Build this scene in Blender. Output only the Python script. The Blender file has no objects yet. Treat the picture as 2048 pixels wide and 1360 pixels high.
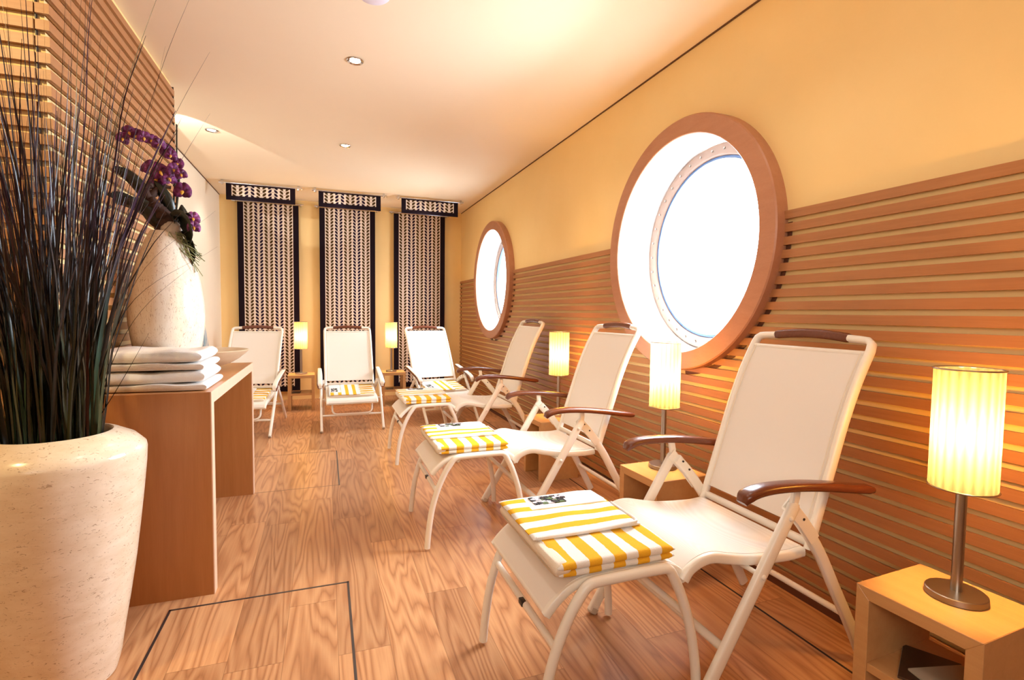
import bpy, bmesh, math, random
from mathutils import Vector, Matrix
R = math.radians
SC = bpy.context.scene
COL = SC.collection
random.seed(7)

# ------------------------------------------------------------------ camera
cam_d = bpy.data.cameras.new('camera'); cam = bpy.data.objects.new('camera', cam_d); COL.objects.link(cam)
cam_d.sensor_width = 36.0; cam_d.lens = 1022.8 * 36.0 / 2048.0; cam_d.clip_start = 0.02; cam_d.clip_end = 200
def cam_rows(y, p, r):
    f = Vector((math.sin(y)*math.cos(p), math.cos(y)*math.cos(p), math.sin(p)))
    rt = Vector((math.cos(y), -math.sin(y), 0)); up = rt.cross(f)
    c, s = math.cos(r), math.sin(r)
    return c*rt + s*up, -s*rt + c*up, f
rt, up, fw = cam_rows(0.35003666, -0.05256527, 0.01164603)
m = Matrix((rt, up, -fw)).transposed().to_4x4(); m.translation = Vector((0, 0, 1.18))
cam.matrix_world = m
SC.camera = cam

# ------------------------------------------------------------------ world, exposure
w = bpy.data.worlds.new('overcast_sky'); SC.world = w; w.use_nodes = True
bg = w.node_tree.nodes['Background']; bg.inputs[0].default_value = (0.93, 0.97, 1.0, 1); bg.inputs[1].default_value = 9.0
SC.view_settings.view_transform = 'Standard'; SC.view_settings.look = 'None'
SC.view_settings.gamma = 1.0; SC.view_settings.exposure = 0.06; SC.view_settings.use_curve_mapping = False
SC.cycles.use_denoising = True; SC.cycles.max_bounces = 8; SC.cycles.diffuse_bounces = 5
SC.cycles.transparent_max_bounces = 12; SC.cycles.sample_clamp_indirect = 6.0
SC.cycles.caustics_reflective = False; SC.cycles.caustics_refractive = False

# ------------------------------------------------------------------ lights
def area(name, loc, target, sx, sy, power, col=(1, 1, 1), shape='RECTANGLE', spread=180):
    d = bpy.data.lights.new(name, 'AREA'); d.shape = shape; d.size = sx
    if shape in ('RECTANGLE', 'ELLIPSE'): d.size_y = sy
    d.energy = power; d.color = col; d.spread = R(spread)
    o = bpy.data.objects.new(name, d); COL.objects.link(o); o.location = loc
    o.rotation_euler = (Vector(target) - Vector(loc)).to_track_quat('-Z', 'Y').to_euler(); return o
def point(name, loc, power, col, r=0.03):
    d = bpy.data.lights.new(name, 'POINT'); d.energy = power; d.color = col; d.shadow_soft_size = r
    o = bpy.data.objects.new(name, d); COL.objects.link(o); o.location = loc; return o
def spot(name, loc, target, power, col, ang, blend=0.6, r=0.03):
    d = bpy.data.lights.new(name, 'SPOT'); d.energy = power; d.color = col; d.spot_size = R(ang); d.spot_blend = blend
    d.shadow_soft_size = r
    o = bpy.data.objects.new(name, d); COL.objects.link(o); o.location = loc
    o.rotation_euler = (Vector(target) - Vector(loc)).to_track_quat('-Z', 'Y').to_euler(); return o
WARM = (1.0, 0.95, 0.88)
# daylight through the portholes
for i, yc in enumerate((2.36, 5.735)):
    area('porthole_daylight', (2.36, yc, 1.72), (0.6, yc, 0.45), 1.2, 1.2, (185, 90)[i], (0.84, 0.93, 1.0), 'DISK')
# added soft fill light behind the camera
area('room_fill', (-0.6, -1.3, 2.0), (1.7, 1.6, 1.5), 1.8, 1.2, 16, (1.0, 0.95, 0.88), spread=110)

# warm light of the entry area at the left and an added spot, no fixture, for the bright ceiling wedge
spot('entry_spot', (-1.55, 1.0, 2.58), (-1.4, 2.29, 1.5), 100, (1.0, 0.74, 0.34), 110, 0.8)
spot('ceiling_wedge_spot', (-1.17, 4.0, 2.44), (-0.62, 5.75, 2.64), 90, (1.0, 0.96, 0.90), 27, 0.15, 0.01)

# ------------------------------------------------------------------ materials
def srgb(r, g, b):
    f = lambda c: (c/255)/12.92 if c/255 <= 0.04045 else ((c/255+0.055)/1.055)**2.4
    return (f(r), f(g), f(b), 1)
class NT:
    def __init__(s, name):
        s.m = bpy.data.materials.new(name); s.m.use_nodes = True; s.t = s.m.node_tree
        s.b = s.t.nodes['Principled BSDF']; s.out = s.t.nodes['Material Output']
    def n(s, typ, **k):
        x = s.t.nodes.new(typ)
        for a, v in k.items():
            if a.startswith('i_'):
                x.inputs[int(a[2:])].default_value = v
            else: setattr(x, a, v)
        return x
    def l(s, a, b): s.t.links.new(a, b); return b
    def math(s, op, a, b=None, c=None):
        x = s.n('ShaderNodeMath', operation=op)
        for i, v in enumerate((a, b, c)):
            if v is None: continue
            if isinstance(v, (int, float)): x.inputs[i].default_value = v
            else: s.l(v, x.inputs[i])
        return x.outputs[0]
    def mix(s, fac, a, b, blend='MIX'):
        x = s.n('ShaderNodeMix', data_type='RGBA', blend_type=blend)
        for i, v in ((0, fac), (6, a), (7, b)):
            if isinstance(v, (int, float)): x.inputs[i].default_value = v
            elif isinstance(v, tuple): x.inputs[i].default_value = v
            else: s.l(v, x.inputs[i])
        return x.outputs[2]
    def ramp(s, fac, stops):
        x = s.n('ShaderNodeValToRGB'); e = x.color_ramp.elements
        while len(e) < len(stops): e.new(0.5)
        for q, (p, c) in zip(e, stops): q.position = p; q.color = c
        s.l(fac, x.inputs[0]); return x.outputs[0]
    def coord(s, kind='Object', scale=(1, 1, 1), rot=(0, 0, 0), loc=(0, 0, 0)):
        tc = s.n('ShaderNodeTexCoord'); mp = s.n('ShaderNodeMapping')
        mp.inputs['Scale'].default_value = scale; mp.inputs['Rotation'].default_value = rot; mp.inputs['Location'].default_value = loc
        s.l(tc.outputs[kind], mp.inputs[0]); return mp.outputs[0]
    def noise(s, vec, scale, detail=3, rough=0.5, dist=0.0):
        x = s.n('ShaderNodeTexNoise'); x.inputs['Scale'].default_value = scale; x.inputs['Detail'].default_value = detail
        x.inputs['Roughness'].default_value = rough; x.inputs['Distortion'].default_value = dist
        s.l(vec, x.inputs['Vector']); return x.outputs[0]
    def bump(s, h, strength, dist=0.002):
        x = s.n('ShaderNodeBump'); x.inputs['Strength'].default_value = strength; x.inputs['Distance'].default_value = dist
        s.l(h, x.inputs['Height']); s.l(x.outputs[0], s.b.inputs['Normal'])
    def base(s, c, rough=0.5, metal=0.0, spec=0.5):
        if isinstance(c, tuple): s.b.inputs['Base Color'].default_value = c
        else: s.l(c, s.b.inputs['Base Color'])
        s.b.inputs['Roughness'].default_value = rough; s.b.inputs['Metallic'].default_value = metal
        s.b.inputs['Specular IOR Level'].default_value = spec; return s.m
def plain(name, c, rough=0.5, metal=0.0, spec=0.5, nz=0.0, scale=40):
    t = NT(name)
    if nz:
        v = t.noise(t.coord(), scale, 4)
        k = tuple(x*(1-nz) for x in c[:3]) + (1,)
        t.base(t.mix(v, k, c), rough, metal, spec)
    else: t.base(c, rough, metal, spec)
    return t.m
def wood(name, dark, light, grain=(1, 14, 14), scale=3.0, rough=0.4, contrast=0.5, spec=0.5):
    t = NT(name); v = t.coord('Object', grain)
    a = t.noise(v, scale, 5, 0.6, 0.6)
    v2 = t.coord('Object', tuple(g*5 if g > 1 else g*1.4 for g in grain)); b = t.noise(v2, scale*2.5, 3, 0.6)
    f = t.math('ADD', t.math('MULTIPLY', a, 0.65), t.math('MULTIPLY', b, 0.35))
    c = t.ramp(f, [(0.5-contrast*0.45, dark), (0.5+contrast*0.45, light)])
    t.bump(b, 0.12, 0.001)
    return t.base(c, rough, 0, spec)

M = {}
M['slat_y'] = wood('slat_wood_along_wall', srgb(148, 96, 58), srgb(184, 130, 84), (18, 1, 18), 3.0, 0.42, 0.9)
M['slat_x'] = wood('slat_wood_across', srgb(148, 96, 58), srgb(184, 130, 84), (1, 18, 18), 3.0, 0.42, 0.9)
M['ring'] = wood('porthole_ring_wood', srgb(166, 110, 78), srgb(194, 142, 110), (8, 2, 8), 3.0, 0.4, 0.9)
M['desk'] = wood('desk_veneer', srgb(158, 98, 48), srgb(186, 126, 72), (14, 14, 1), 2.6, 0.38, 0.9)
M['desk_top'] = wood('desk_top_veneer', srgb(176, 118, 70), srgb(202, 146, 96), (14, 1, 14), 2.6, 0.3, 0.9)
M['lip'] = wood('desk_edge_lipping', srgb(214, 178, 148), srgb(232, 200, 174), (10, 10, 2), 3, 0.4, 0.9)
M['oak'] = wood('side_table_oak', srgb(190, 138, 84), srgb(214, 168, 112), (14, 1, 14), 2.6, 0.36, 0.9)
M['teak'] = wood('dark_armrest_wood', srgb(74, 34, 18), srgb(126, 66, 38), (2, 30, 30), 3.0, 0.25, 0.9, 0.6)
M['white_metal'] = plain('cream_powder_coated_metal', srgb(240, 234, 222), 0.32)
M['rubber'] = plain('foot_cap_plastic', srgb(205, 196, 180), 0.5)
M['dark'] = plain('dark_plastic', srgb(30, 26, 25), 0.45)
M['steel'] = plain('brushed_steel', srgb(176, 168, 160), 0.3, 1.0)
M['chrome'] = plain('polished_chrome', srgb(205, 205, 208), 0.14, 1.0)
M['ceramic'] = plain('reveal_white_paint', srgb(246, 246, 246), 0.5)
M['gasket'] = plain('blue_grey_gasket', srgb(70, 98, 140), 0.4)
M['frame_paint'] = plain('porthole_frame_paint', srgb(150, 122, 104), 0.4)
M['bark'] = plain('driftwood', srgb(74, 46, 36), 0.8, nz=0.7, scale=30)
M['stone'] = plain('pale_stone_ball', srgb(215, 208, 198), 0.6, nz=0.5, scale=60)
M['moss'] = plain('dry_green_moss', srgb(158, 166, 124), 0.9, nz=0.5, scale=60)
M['orchid_leaf'] = plain('orchid_leaf_green', srgb(28, 32, 22), 0.35, nz=0.4)
M['stem'] = plain('orchid_stem', srgb(36, 34, 22), 0.5)
M['lipm'] = plain('orchid_lip_yellow', srgb(226, 170, 60), 0.5)
M['soil'] = plain('dark_soil', srgb(22, 18, 14), 0.9)
M['paper'] = plain('magazine_paper', srgb(196, 184, 160), 0.5, nz=0.3, scale=12)
M['cover'] = plain('magazine_cover', srgb(84, 60, 44), 0.35, nz=0.8, scale=9)
M['groove'] = plain('floor_groove', srgb(38, 26, 20), 0.6)
M['strip'] = plain('floor_hatch_metal_strip', srgb(96, 92, 94), 0.35, 0.8)
M['gap'] = plain('shadow_gap', srgb(96, 66, 40), 0.8)

t = NT('cream_wall_plaster'); v = t.noise(t.coord('Object'), 2.2, 5, 0.6)
v2 = t.noise(t.coord('Object'), 90, 2)
t.bump(v2, 0.15, 0.001)
M['wall'] = t.base(t.mix(v, srgb(238, 206, 140), srgb(246, 218, 158)), 0.6, 0, 0.3)
t = NT('daylit_cream_wall'); v = t.noise(t.coord('Object'), 2.2, 5, 0.6)  # cream wall made paler, white daylight put into its colour
M['wall_daylit'] = t.base(t.mix(v, srgb(240, 230, 208), srgb(246, 238, 220)), 0.6, 0, 0.3)
t = NT('ceiling_paint'); v = t.noise(t.coord('Object'), 1.2, 4, 0.6)
M['ceiling'] = t.base(t.mix(v, srgb(238, 220, 192), srgb(244, 228, 202)), 0.6, 0, 0.3)

# floor: oak-look planks running along Y
t = NT('oak_plank_floor')
tc = t.n('ShaderNodeTexCoord'); sp = t.n('ShaderNodeSeparateXYZ'); t.l(tc.outputs['Object'], sp.inputs[0])
PW, PL = 0.176, 1.22
row = t.math('FLOOR', t.math('DIVIDE', t.math('ADD', sp.outputs[0], 20.03), PW))
wn = t.n('ShaderNodeTexWhiteNoise', noise_dimensions='1D'); t.l(row, wn.inputs['W'])
yy = t.math('ADD', t.math('DIVIDE', t.math('ADD', sp.outputs[1], 20.0), PL), wn.outputs['Value'])
cell = t.math('FLOOR', yy)
wn2 = t.n('ShaderNodeTexWhiteNoise', noise_dimensions='2D'); cx = t.n('ShaderNodeCombineXYZ'); t.l(row, cx.inputs[0]); t.l(cell, cx.inputs[1]); t.l(cx.outputs[0], wn2.inputs['Vector'])
rnd = wn2.outputs['Value']
fx = t.math('FRACT', t.math('DIVIDE', t.math('ADD', sp.outputs[0], 20.03), PW)); fy = t.math('FRACT', yy)
# cathedral grain = contour lines of stretched noise
cc = t.n('ShaderNodeCombineXYZ')
t.l(t.math('MULTIPLY', sp.outputs[0], 4.6), cc.inputs[0]); t.l(t.math('ADD', t.math('MULTIPLY', sp.outputs[1], 0.42), t.math('MULTIPLY', rnd, 37.0)), cc.inputs[1]); t.l(t.math('MULTIPLY', rnd, 19.0), cc.inputs[2])
nz = t.noise(cc.outputs[0], 1.5, 2.0, 0.45, 0.25)
rings = t.math('FRACT', t.math('MULTIPLY', nz, 15.0))
tri = t.math('ABSOLUTE', t.math('SUBTRACT', t.math('MULTIPLY', rings, 2.0), 1.0))
line = t.math('POWER', tri, 1.6)
fc = t.n('ShaderNodeCombineXYZ'); t.l(t.math('MULTIPLY', sp.outputs[0], 160.0), fc.inputs[0]); t.l(t.math('MULTIPLY', sp.outputs[1], 5.0), fc.inputs[1]); t.l(rnd, fc.inputs[2])
fine = t.noise(fc.outputs[0], 1.0, 3, 0.6)
big = t.noise(cc.outputs[0], 0.9, 3, 0.6)
g = t.math('ADD', t.math('MULTIPLY', line, 0.42), t.math('ADD', t.math('MULTIPLY', fine, 0.42), t.math('MULTIPLY', big, 0.30)))
colr = t.ramp(g, [(0.25, srgb(214, 164, 118)), (0.60, srgb(190, 136, 94)), (0.95, srgb(150, 98, 62))])
tint = t.ramp(rnd, [(0.0, (0.70, 0.66, 0.64, 1)), (0.35, (0.90, 0.88, 0.86, 1)), (1.0, (1.06, 1.04, 1.0, 1))])
colr = t.mix(1.0, colr, tint, 'MULTIPLY')
ex = t.math('LESS_THAN', t.math('MINIMUM', fx, t.math('SUBTRACT', 1.0, fx)), 0.006)
ey = t.math('LESS_THAN', t.math('MINIMUM', fy, t.math('SUBTRACT', 1.0, fy)), 0.0012)
colr = t.mix(t.math('MULTIPLY', t.math('MAXIMUM', ex, ey), 0.45), colr, srgb(96, 60, 36))
t.bump(g, 0.08, 0.001)
M['floor'] = t.base(colr, 0.33, 0, 0.4)

# marble chip mosaic for the tall planter
def stonechip(name, scl, c1, c2, fleck, rough, thr=0.66):
    t = NT(name); v = t.coord('Object', scl)
    a = t.noise(v, 9, 5, 0.65, 0.4); b = t.noise(v, 52, 4, 0.65, 1.5)
    vo = t.n('ShaderNodeTexVoronoi'); vo.inputs['Scale'].default_value = 20; t.l(v, vo.inputs['Vector'])
    c = t.mix(a, c1, c2); c = t.mix(t.math('MULTIPLY', vo.outputs['Color'], 0.25), c, c2)
    f = t.math('SMOOTH_MIN', t.math('MULTIPLY', t.math('MAXIMUM', t.math('SUBTRACT', b, thr-0.03), 0.0), 12.0), 0.6, 0.1)
    c = t.mix(f, c, fleck); t.bump(a, 0.25, 0.002)
    return t.base(c, rough, 0, 0.5)
M['marble'] = stonechip('cream_marble_mosaic', (1, 1, 2.4), srgb(208, 178, 140), srgb(244, 230, 210), srgb(142, 104, 72), 0.22, 0.63)
M['shell'] = stonechip('pale_shell_mosaic', (3, 3, 0.8), srgb(220, 200, 172), srgb(248, 240, 228), srgb(160, 122, 90), 0.2, 0.61)
M['bowl'] = stonechip('beige_bowl_glaze', (1, 1, 4), srgb(206, 182, 146), srgb(232, 216, 188), srgb(176, 146, 108), 0.4, 0.74)

# woven sling fabric
t = NT('cream_woven_sling'); v = t.coord('Object', (1, 1, 1))
wv = t.n('ShaderNodeTexWave'); wv.inputs['Scale'].default_value = 190; wv.bands_direction = 'Y'; t.l(v, wv.inputs['Vector'])
wv2 = t.n('ShaderNodeTexWave'); wv2.inputs['Scale'].default_value = 190; wv2.bands_direction = 'Z'; t.l(v, wv2.inputs['Vector'])
s_ = t.math('MULTIPLY', wv.outputs['Fac'], wv2.outputs['Fac'])
t.bump(s_, 0.2, 0.001)
t.base(t.mix(s_, srgb(232, 224, 214), srgb(244, 238, 230)), 0.65, 0, 0.2)
M['sling'] = t.m

# terry towels
def terry(name, c, stripes=None):
    t = NT(name); v = t.noise(t.coord('Object'), 420, 2, 0.7); v2 = t.noise(t.coord('Object'), 45, 3)
    col = c
    if stripes:
        axis, period, duty, off, c2 = stripes
        tc = t.n('ShaderNodeTexCoord'); sp = t.n('ShaderNodeSeparateXYZ'); t.l(tc.outputs['Object'], sp.inputs[0])
        x = t.math('ADD', sp.outputs[axis], t.math('MULTIPLY', t.math('SUBTRACT', v2, 0.5), 0.006))
        f = t.math('FRACT', t.math('DIVIDE', t.math('ADD', x, 10+off), period))
        col = t.mix(t.math('LESS_THAN', f, duty), c, c2)
    col = t.mix(t.math('MULTIPLY', v, 0.25), col, (0.55, 0.5, 0.45, 1), 'MULTIPLY')
    t.bump(v, 0.6, 0.003)
    return t.base(col, 0.95, 0, 0.1)
YEL = srgb(244, 186, 52)
M['towel_white'] = terry('white_terry', srgb(246, 243, 240))
M['towel_cream'] = terry('cream_terry', srgb(244, 232, 212))
M['towel_x'] = terry('yellow_striped_terry', srgb(246, 242, 236), (0, 0.078, 0.5, 0.0, YEL))
M['towel_y'] = terry('yellow_banded_terry', srgb(246, 242, 236), (1, 0.078, 0.45, 0.03, YEL))
t = NT('embroidered_emblem_thread'); v = t.coord('Object', (1, 1, 1))
vo = t.n('ShaderNodeTexVoronoi'); vo.inputs['Scale'].default_value = 62; t.l(v, vo.inputs['Vector'])
sp = t.n('ShaderNodeSeparateColor'); t.l(vo.outputs['Color'], sp.inputs[0])
M['emblem'] = t.base(t.ramp(sp.outputs[0], [(0.0, srgb(24, 18, 20)), (0.45, srgb(52, 34, 32)), (0.62, srgb(92, 112, 70)), (0.72, srgb(206, 200, 206)), (1.0, srgb(244, 240, 236))]), 0.9)
t.t.nodes['Color Ramp'].color_ramp.interpolation = 'CONSTANT'

# leaf-chain curtain print
def leafprint(name, flip):
    t = NT(name); tc = t.n('ShaderNodeTexCoord'); sp = t.n('ShaderNodeSeparateXYZ'); t.l(tc.outputs['UV'], sp.inputs[0])
    u = t.math('MULTIPLY', sp.outputs[0], 5.0); colid = t.math('FLOOR', u)
    mm = t.math('ABSOLUTE', t.math('SUBTRACT', t.math('FRACT', u), 0.5))        # 0 centre .. 0.5 edge
    par = t.math('MODULO', colid, 2.0)
    vv = sp.outputs[1]
    if flip:                                                                      # every second column points the other way
        sgn = t.math('SUBTRACT', 1.0, t.math('MULTIPLY', par, 2.0)); vv = t.math('MULTIPLY', vv, sgn)
    dx = t.math('DIVIDE', t.math('SUBTRACT', mm, 0.26), 0.165)
    vs = t.math('SUBTRACT', vv, t.math('MULTIPLY', mm, 1.7))
    dv = t.math('DIVIDE', t.math('SUBTRACT', t.math('FRACT', t.math('ADD', vs, 100.0)), 0.5), 0.40)
    leaf = t.math('LESS_THAN', t.math('ADD', t.math('MULTIPLY', dx, dx), t.math('MULTIPLY', dv, dv)), 1.0)
    sq = t.math('MULTIPLY', mm, mm); vs2 = t.math('SUBTRACT', vv, t.math('MULTIPLY', sq, 4.5))
    st = t.math('ABSOLUTE', t.math('SUBTRACT', t.math('FRACT', t.math('ADD', vs2, 100.3)), 0.5))
    stem = t.math('MULTIPLY', t.math('LESS_THAN', st, 0.10), t.math('LESS_THAN', mm, 0.2))
    lc = t.mix(par, srgb(66, 46, 18), srgb(28, 10, 36))
    c = t.mix(t.math('MULTIPLY', stem, 0.55), srgb(222, 208, 194), srgb(110, 84, 74)); c = t.mix(leaf, c, lc)
    return t.base(c, 0.85, 0, 0.15)
M['print'] = leafprint('leaf_chain_print', False); M['print2'] = leafprint('leaf_chain_print_alternating', True)
M['black_cloth'] = plain('black_purple_border_cloth', srgb(24, 12, 22), 0.85, 0, 0.15)

# grass, petals
t = NT('purple_grass_blade'); v = t.coord('Object'); sp = t.n('ShaderNodeSeparateXYZ'); t.l(v, sp.inputs[0])
at = t.n('ShaderNodeAttribute', attribute_name='tone')
lo = t.ramp(at.outputs['Fac'], [(0.0, srgb(24, 22, 16)), (0.45, srgb(60, 58, 30)), (0.7, srgb(60, 96, 74)), (1.0, srgb(84, 50, 38))])
hi = t.ramp(at.outputs['Fac'], [(0.0, srgb(22, 12, 20)), (0.5, srgb(44, 20, 36)), (0.8, srgb(60, 44, 76)), (1.0, srgb(56, 26, 26))])
zz = t.n('ShaderNodeMapRange', i_1=0.9, i_2=1.45); t.l(sp.outputs[2], zz.inputs[0])
M['grass'] = t.base(t.mix(zz.outputs[0], lo, hi), 0.3, 0, 0.5)
t = NT('purple_orchid_petal'); v = t.noise(t.coord('Object'), 60, 3)
M['petal'] = t.base(t.ramp(v, [(0.3, srgb(66, 14, 54)), (0.6, srgb(120, 40, 104)), (0.75, srgb(176, 104, 168))]), 0.55)

# lamp shade: pleated translucent fabric around the bulb
t = NT('pleated_lamp_fabric'); T = t.t
v = t.n('ShaderNodeTexCoord'); gr = t.n('ShaderNodeTexGradient', gradient_type='RADIAL'); t.l(v.outputs['Object'], gr.inputs[0])
pf = t.math('ABSOLUTE', t.math('SUBTRACT', t.math('MULTIPLY', t.math('FRACT', t.math('MULTIPLY', gr.outputs['Fac'], 22.0)), 2.0), 1.0))
pf = t.math('SMOOTH_MIN', pf, 1.0, 0.3)
tr = t.n('ShaderNodeBsdfTranslucent'); t.l(t.mix(pf, (0.22, 0.20, 0.13, 1), (0.42, 0.44, 0.34, 1)), tr.inputs[0])
tp = t.n('ShaderNodeBsdfTransparent'); t.l(t.mix(pf, (0.75, 0.44, 0.12, 1), (1.0, 0.80, 0.30, 1)), tp.inputs[0])
df = t.n('ShaderNodeBsdfDiffuse'); df.inputs[0].default_value = (0.9, 0.78, 0.55, 1)
m1 = t.n('ShaderNodeMixShader'); m1.inputs[0].default_value = 0.25; t.l(tr.outputs[0], m1.inputs[1]); t.l(df.outputs[0], m1.inputs[2])
m2 = t.n('ShaderNodeMixShader'); m2.inputs[0].default_value = 0.30; t.l(m1.outputs[0], m2.inputs[1]); t.l(tp.outputs[0], m2.inputs[2])
T.links.new(m2.outputs[0], t.out.inputs[0]); M['shade'] = t.m
def emit(name, c, s):
    t = NT(name); t.b.inputs['Emission Color'].default_value = c; t.b.inputs['Emission Strength'].default_value = s; return t.base(c, 0.5)
M['bulb'] = emit('lit_bulb', (1.0, 0.78, 0.45, 1), 12.0)
M['lens'] = emit('lit_downlight_lens', (1.0, 0.86, 0.66, 1), 30.0)
# window glass
t = NT('clear_window_glass')
gl = t.n('ShaderNodeBsdfGlossy'); gl.inputs['Roughness'].default_value = 0.02
tp = t.n('ShaderNodeBsdfTransparent'); tp.inputs[0].default_value = (0.96, 0.98, 1.0, 1)
mx = t.n('ShaderNodeMixShader'); mx.inputs[0].default_value = 0.05
t.l(tp.outputs[0], mx.inputs[1]); t.l(gl.outputs[0], mx.inputs[2]); t.t.links.new(mx.outputs[0], t.out.inputs[0]); M['glass'] = t.m
# blue picture
t = NT('blue_white_artwork'); v = t.noise(t.coord('Object', (1, 2.5, 1.5)), 3.5, 3, 0.5, 1.0)
M['art'] = t.base(t.ramp(v, [(0.35, srgb(240, 238, 232)), (0.5, srgb(196, 216, 226)), (0.62, srgb(120, 178, 204)), (0.7, srgb(226, 230, 232))]), 0.25)

# ------------------------------------------------------------------ mesh helpers
def finish(bm, name, mat, parent=None, smooth=True, auto=40, loc=None, bevel=0.0):
    me = bpy.data.meshes.new(name); bmesh.ops.recalc_face_normals(bm, faces=bm.faces)
    if smooth:
        for f in bm.faces: f.smooth = True
        for e in bm.edges:
            if len(e.link_faces) == 2 and e.calc_face_angle(0) > R(auto): e.smooth = False
            elif len(e.link_faces) != 2: pass
    bm.to_mesh(me); bm.free()
    for mm in (mat if isinstance(mat, (list, tuple)) else [mat]): me.materials.append(mm)
    o = bpy.data.objects.new(name, me); COL.objects.link(o)
    if parent: o.parent = parent
    if loc: o.location = loc
    return o
def box(bm, lo, hi, bev=0.0):
    lo, hi = Vector(lo), Vector(hi)
    r = bmesh.ops.create_cube(bm, size=1.0); vs = r['verts']; c = (lo+hi)/2; s = hi-lo
    for v in vs: v.co = Vector((v.co.x*s.x, v.co.y*s.y, v.co.z*s.z)) + c
    if bev > 0:
        es = list({e for v in vs for e in v.link_edges})
        bmesh.ops.bevel(bm, geom=es, offset=bev, segments=2, affect='EDGES', profile=0.6)
def smoothpath(pts, n=5):
    P = [Vector(p) for p in pts]
    if len(P) < 3: return P
    out = []
    for i in range(len(P)-1):
        p0 = P[i-1] if i else P[0]*2-P[1]; p1 = P[i]; p2 = P[i+1]; p3 = P[i+2] if i+2 < len(P) else P[-1]*2-P[-2]
        for k in range(n):
            t_ = k/n
            out.append(0.5*((2*p1)+(-p0+p2)*t_+(2*p0-5*p1+4*p2-p3)*t_*t_+(-p0+3*p1-3*p2+p3)*t_**3))
    out.append(P[-1]); return out
def sweep(bm, pts, rw, rh=None, side=(0, 1, 0), seg=12, power=2.0, caps=True, closed=False):
    """tube along pts; rw = half width along `side`, rh = half height; lists allowed"""
    pts = [Vector(p) for p in pts]; n = len(pts); side = Vector(side); rings = []
    for i, p in enumerate(pts):
        if closed: tg = pts[(i+1) % n]-pts[i-1]
        else: tg = pts[min(i+1, n-1)]-pts[max(i-1, 0)]
        tg.normalize(); s = side - tg*side.dot(tg)
        if s.length < 1e-3: s = Vector((1, 0, 0)) - tg*tg.x
        s.normalize(); u = tg.cross(s)
        a = rw[i] if isinstance(rw, (list, tuple)) else rw
        b = (rh[i] if isinstance(rh, (list, tuple)) else rh) if rh is not None else a
        ring = []
        for k in range(seg):
            th = 2*math.pi*k/seg; c, d = math.cos(th), math.sin(th)
            cx_ = math.copysign(abs(c)**(2/power), c); dx_ = math.copysign(abs(d)**(2/power), d)
            ring.append(bm.verts.new(p + s*a*cx_ + u*b*dx_))
        rings.append(ring)
    m_ = n if closed else n-1
    for i in range(m_):
        A, B = rings[i], rings[(i+1) % n]
        for k in range(seg): bm.faces.new((A[k], A[(k+1) % seg], B[(k+1) % seg], B[k]))
    if caps and not closed:
        bm.faces.new(rings[0][::-1]); bm.faces.new(rings[-1])
def lathe(bm, prof, seg=48, c=(0, 0, 0), cap0=True, cap1=True, pleat=0.0, npl=0):
    rings = []
    for r, z in prof:
        ring = []
        for k in range(seg):
            a = 2*math.pi*k/seg; rr = r + (pleat*math.cos(npl*a) if npl else 0)
            ring.append(bm.verts.new((c[0]+rr*math.cos(a), c[1]+rr*math.sin(a), c[2]+z)))
        rings.append(ring)
    for A, B in zip(rings, rings[1:]):
        for k in range(seg): bm.faces.new((A[k], A[(k+1) % seg], B[(k+1) % seg], B[k]))
    if cap0: bm.faces.new(rings[0][::-1])
    if cap1: bm.faces.new(rings[-1])
def tag(o, label=None, cat=None, group=None, kind=None):
    if label: o['label'] = label
    if cat: o['category'] = cat
    if group: o['group'] = group
    if kind: o['kind'] = kind
    return o
def empty(name, loc, rz=0):
    o = bpy.data.objects.new(name, None); COL.objects.link(o); o.location = loc; o.rotation_euler = (0, 0, rz); o.empty_display_size = 0.05; return o
def kids(o): return [c for c in COL.objects if c.parent == o]
def copy_tree(o, parent=None):
    c = o.copy(); COL.objects.link(c); c.parent = parent
    for ch in kids(o): copy_tree(ch, c)
    return c
def struct(o): o['kind'] = 'structure'; return o

# ------------------------------------------------------------------ room shell
XW, XS, YB, ZC = 1.870, 1.85, 7.33, 2.62      # wall plane, slat face, back wall, ceiling
XB, YB1, YB2 = -0.90, 2.29, 3.90               # slatted block: face, near and far ends
XL = -1.235; YF = -2.6; XLF = -2.6
bm = bmesh.new(); box(bm, (XLF-0.1, YF, -0.12), (XW+0.5, YB+0.1, 0)); struct(finish(bm, 'floor', M['floor'], smooth=False))
bm = bmesh.new(); box(bm, (XLF-0.1, YF, ZC), (XW+0.5, YB+0.1, ZC+0.12)); struct(finish(bm, 'ceiling', M['ceiling'], smooth=False))
bm = bmesh.new(); box(bm, (XL-0.1, YB, 0), (XW+0.1, YB+0.1, ZC)); struct(finish(bm, 'wall_back', M['wall'], smooth=False))
bm = bmesh.new(); box(bm, (XLF-0.1, YF-0.1, 0), (XW+0.1, YF, ZC)); struct(finish(bm, 'wall_front', M['wall'], smooth=False))
bm = bmesh.new(); box(bm, (XL-0.1, YB2, 0), (XL, YB, ZC)); struct(finish(bm, 'wall_left', M['wall_daylit'], smooth=False))
bm = bmesh.new(); box(bm, (XLF, YB1+0.021, 0), (XB-0.021, YB2, ZC)); struct(finish(bm, 'wall_block', M['wall'], smooth=False))
bm = bmesh.new(); box(bm, (XLF-0.1, YF, 0), (XLF, YB1+0.04, ZC)); struct(finish(bm, 'wall_left_entry', M['wall'], smooth=False))

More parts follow.
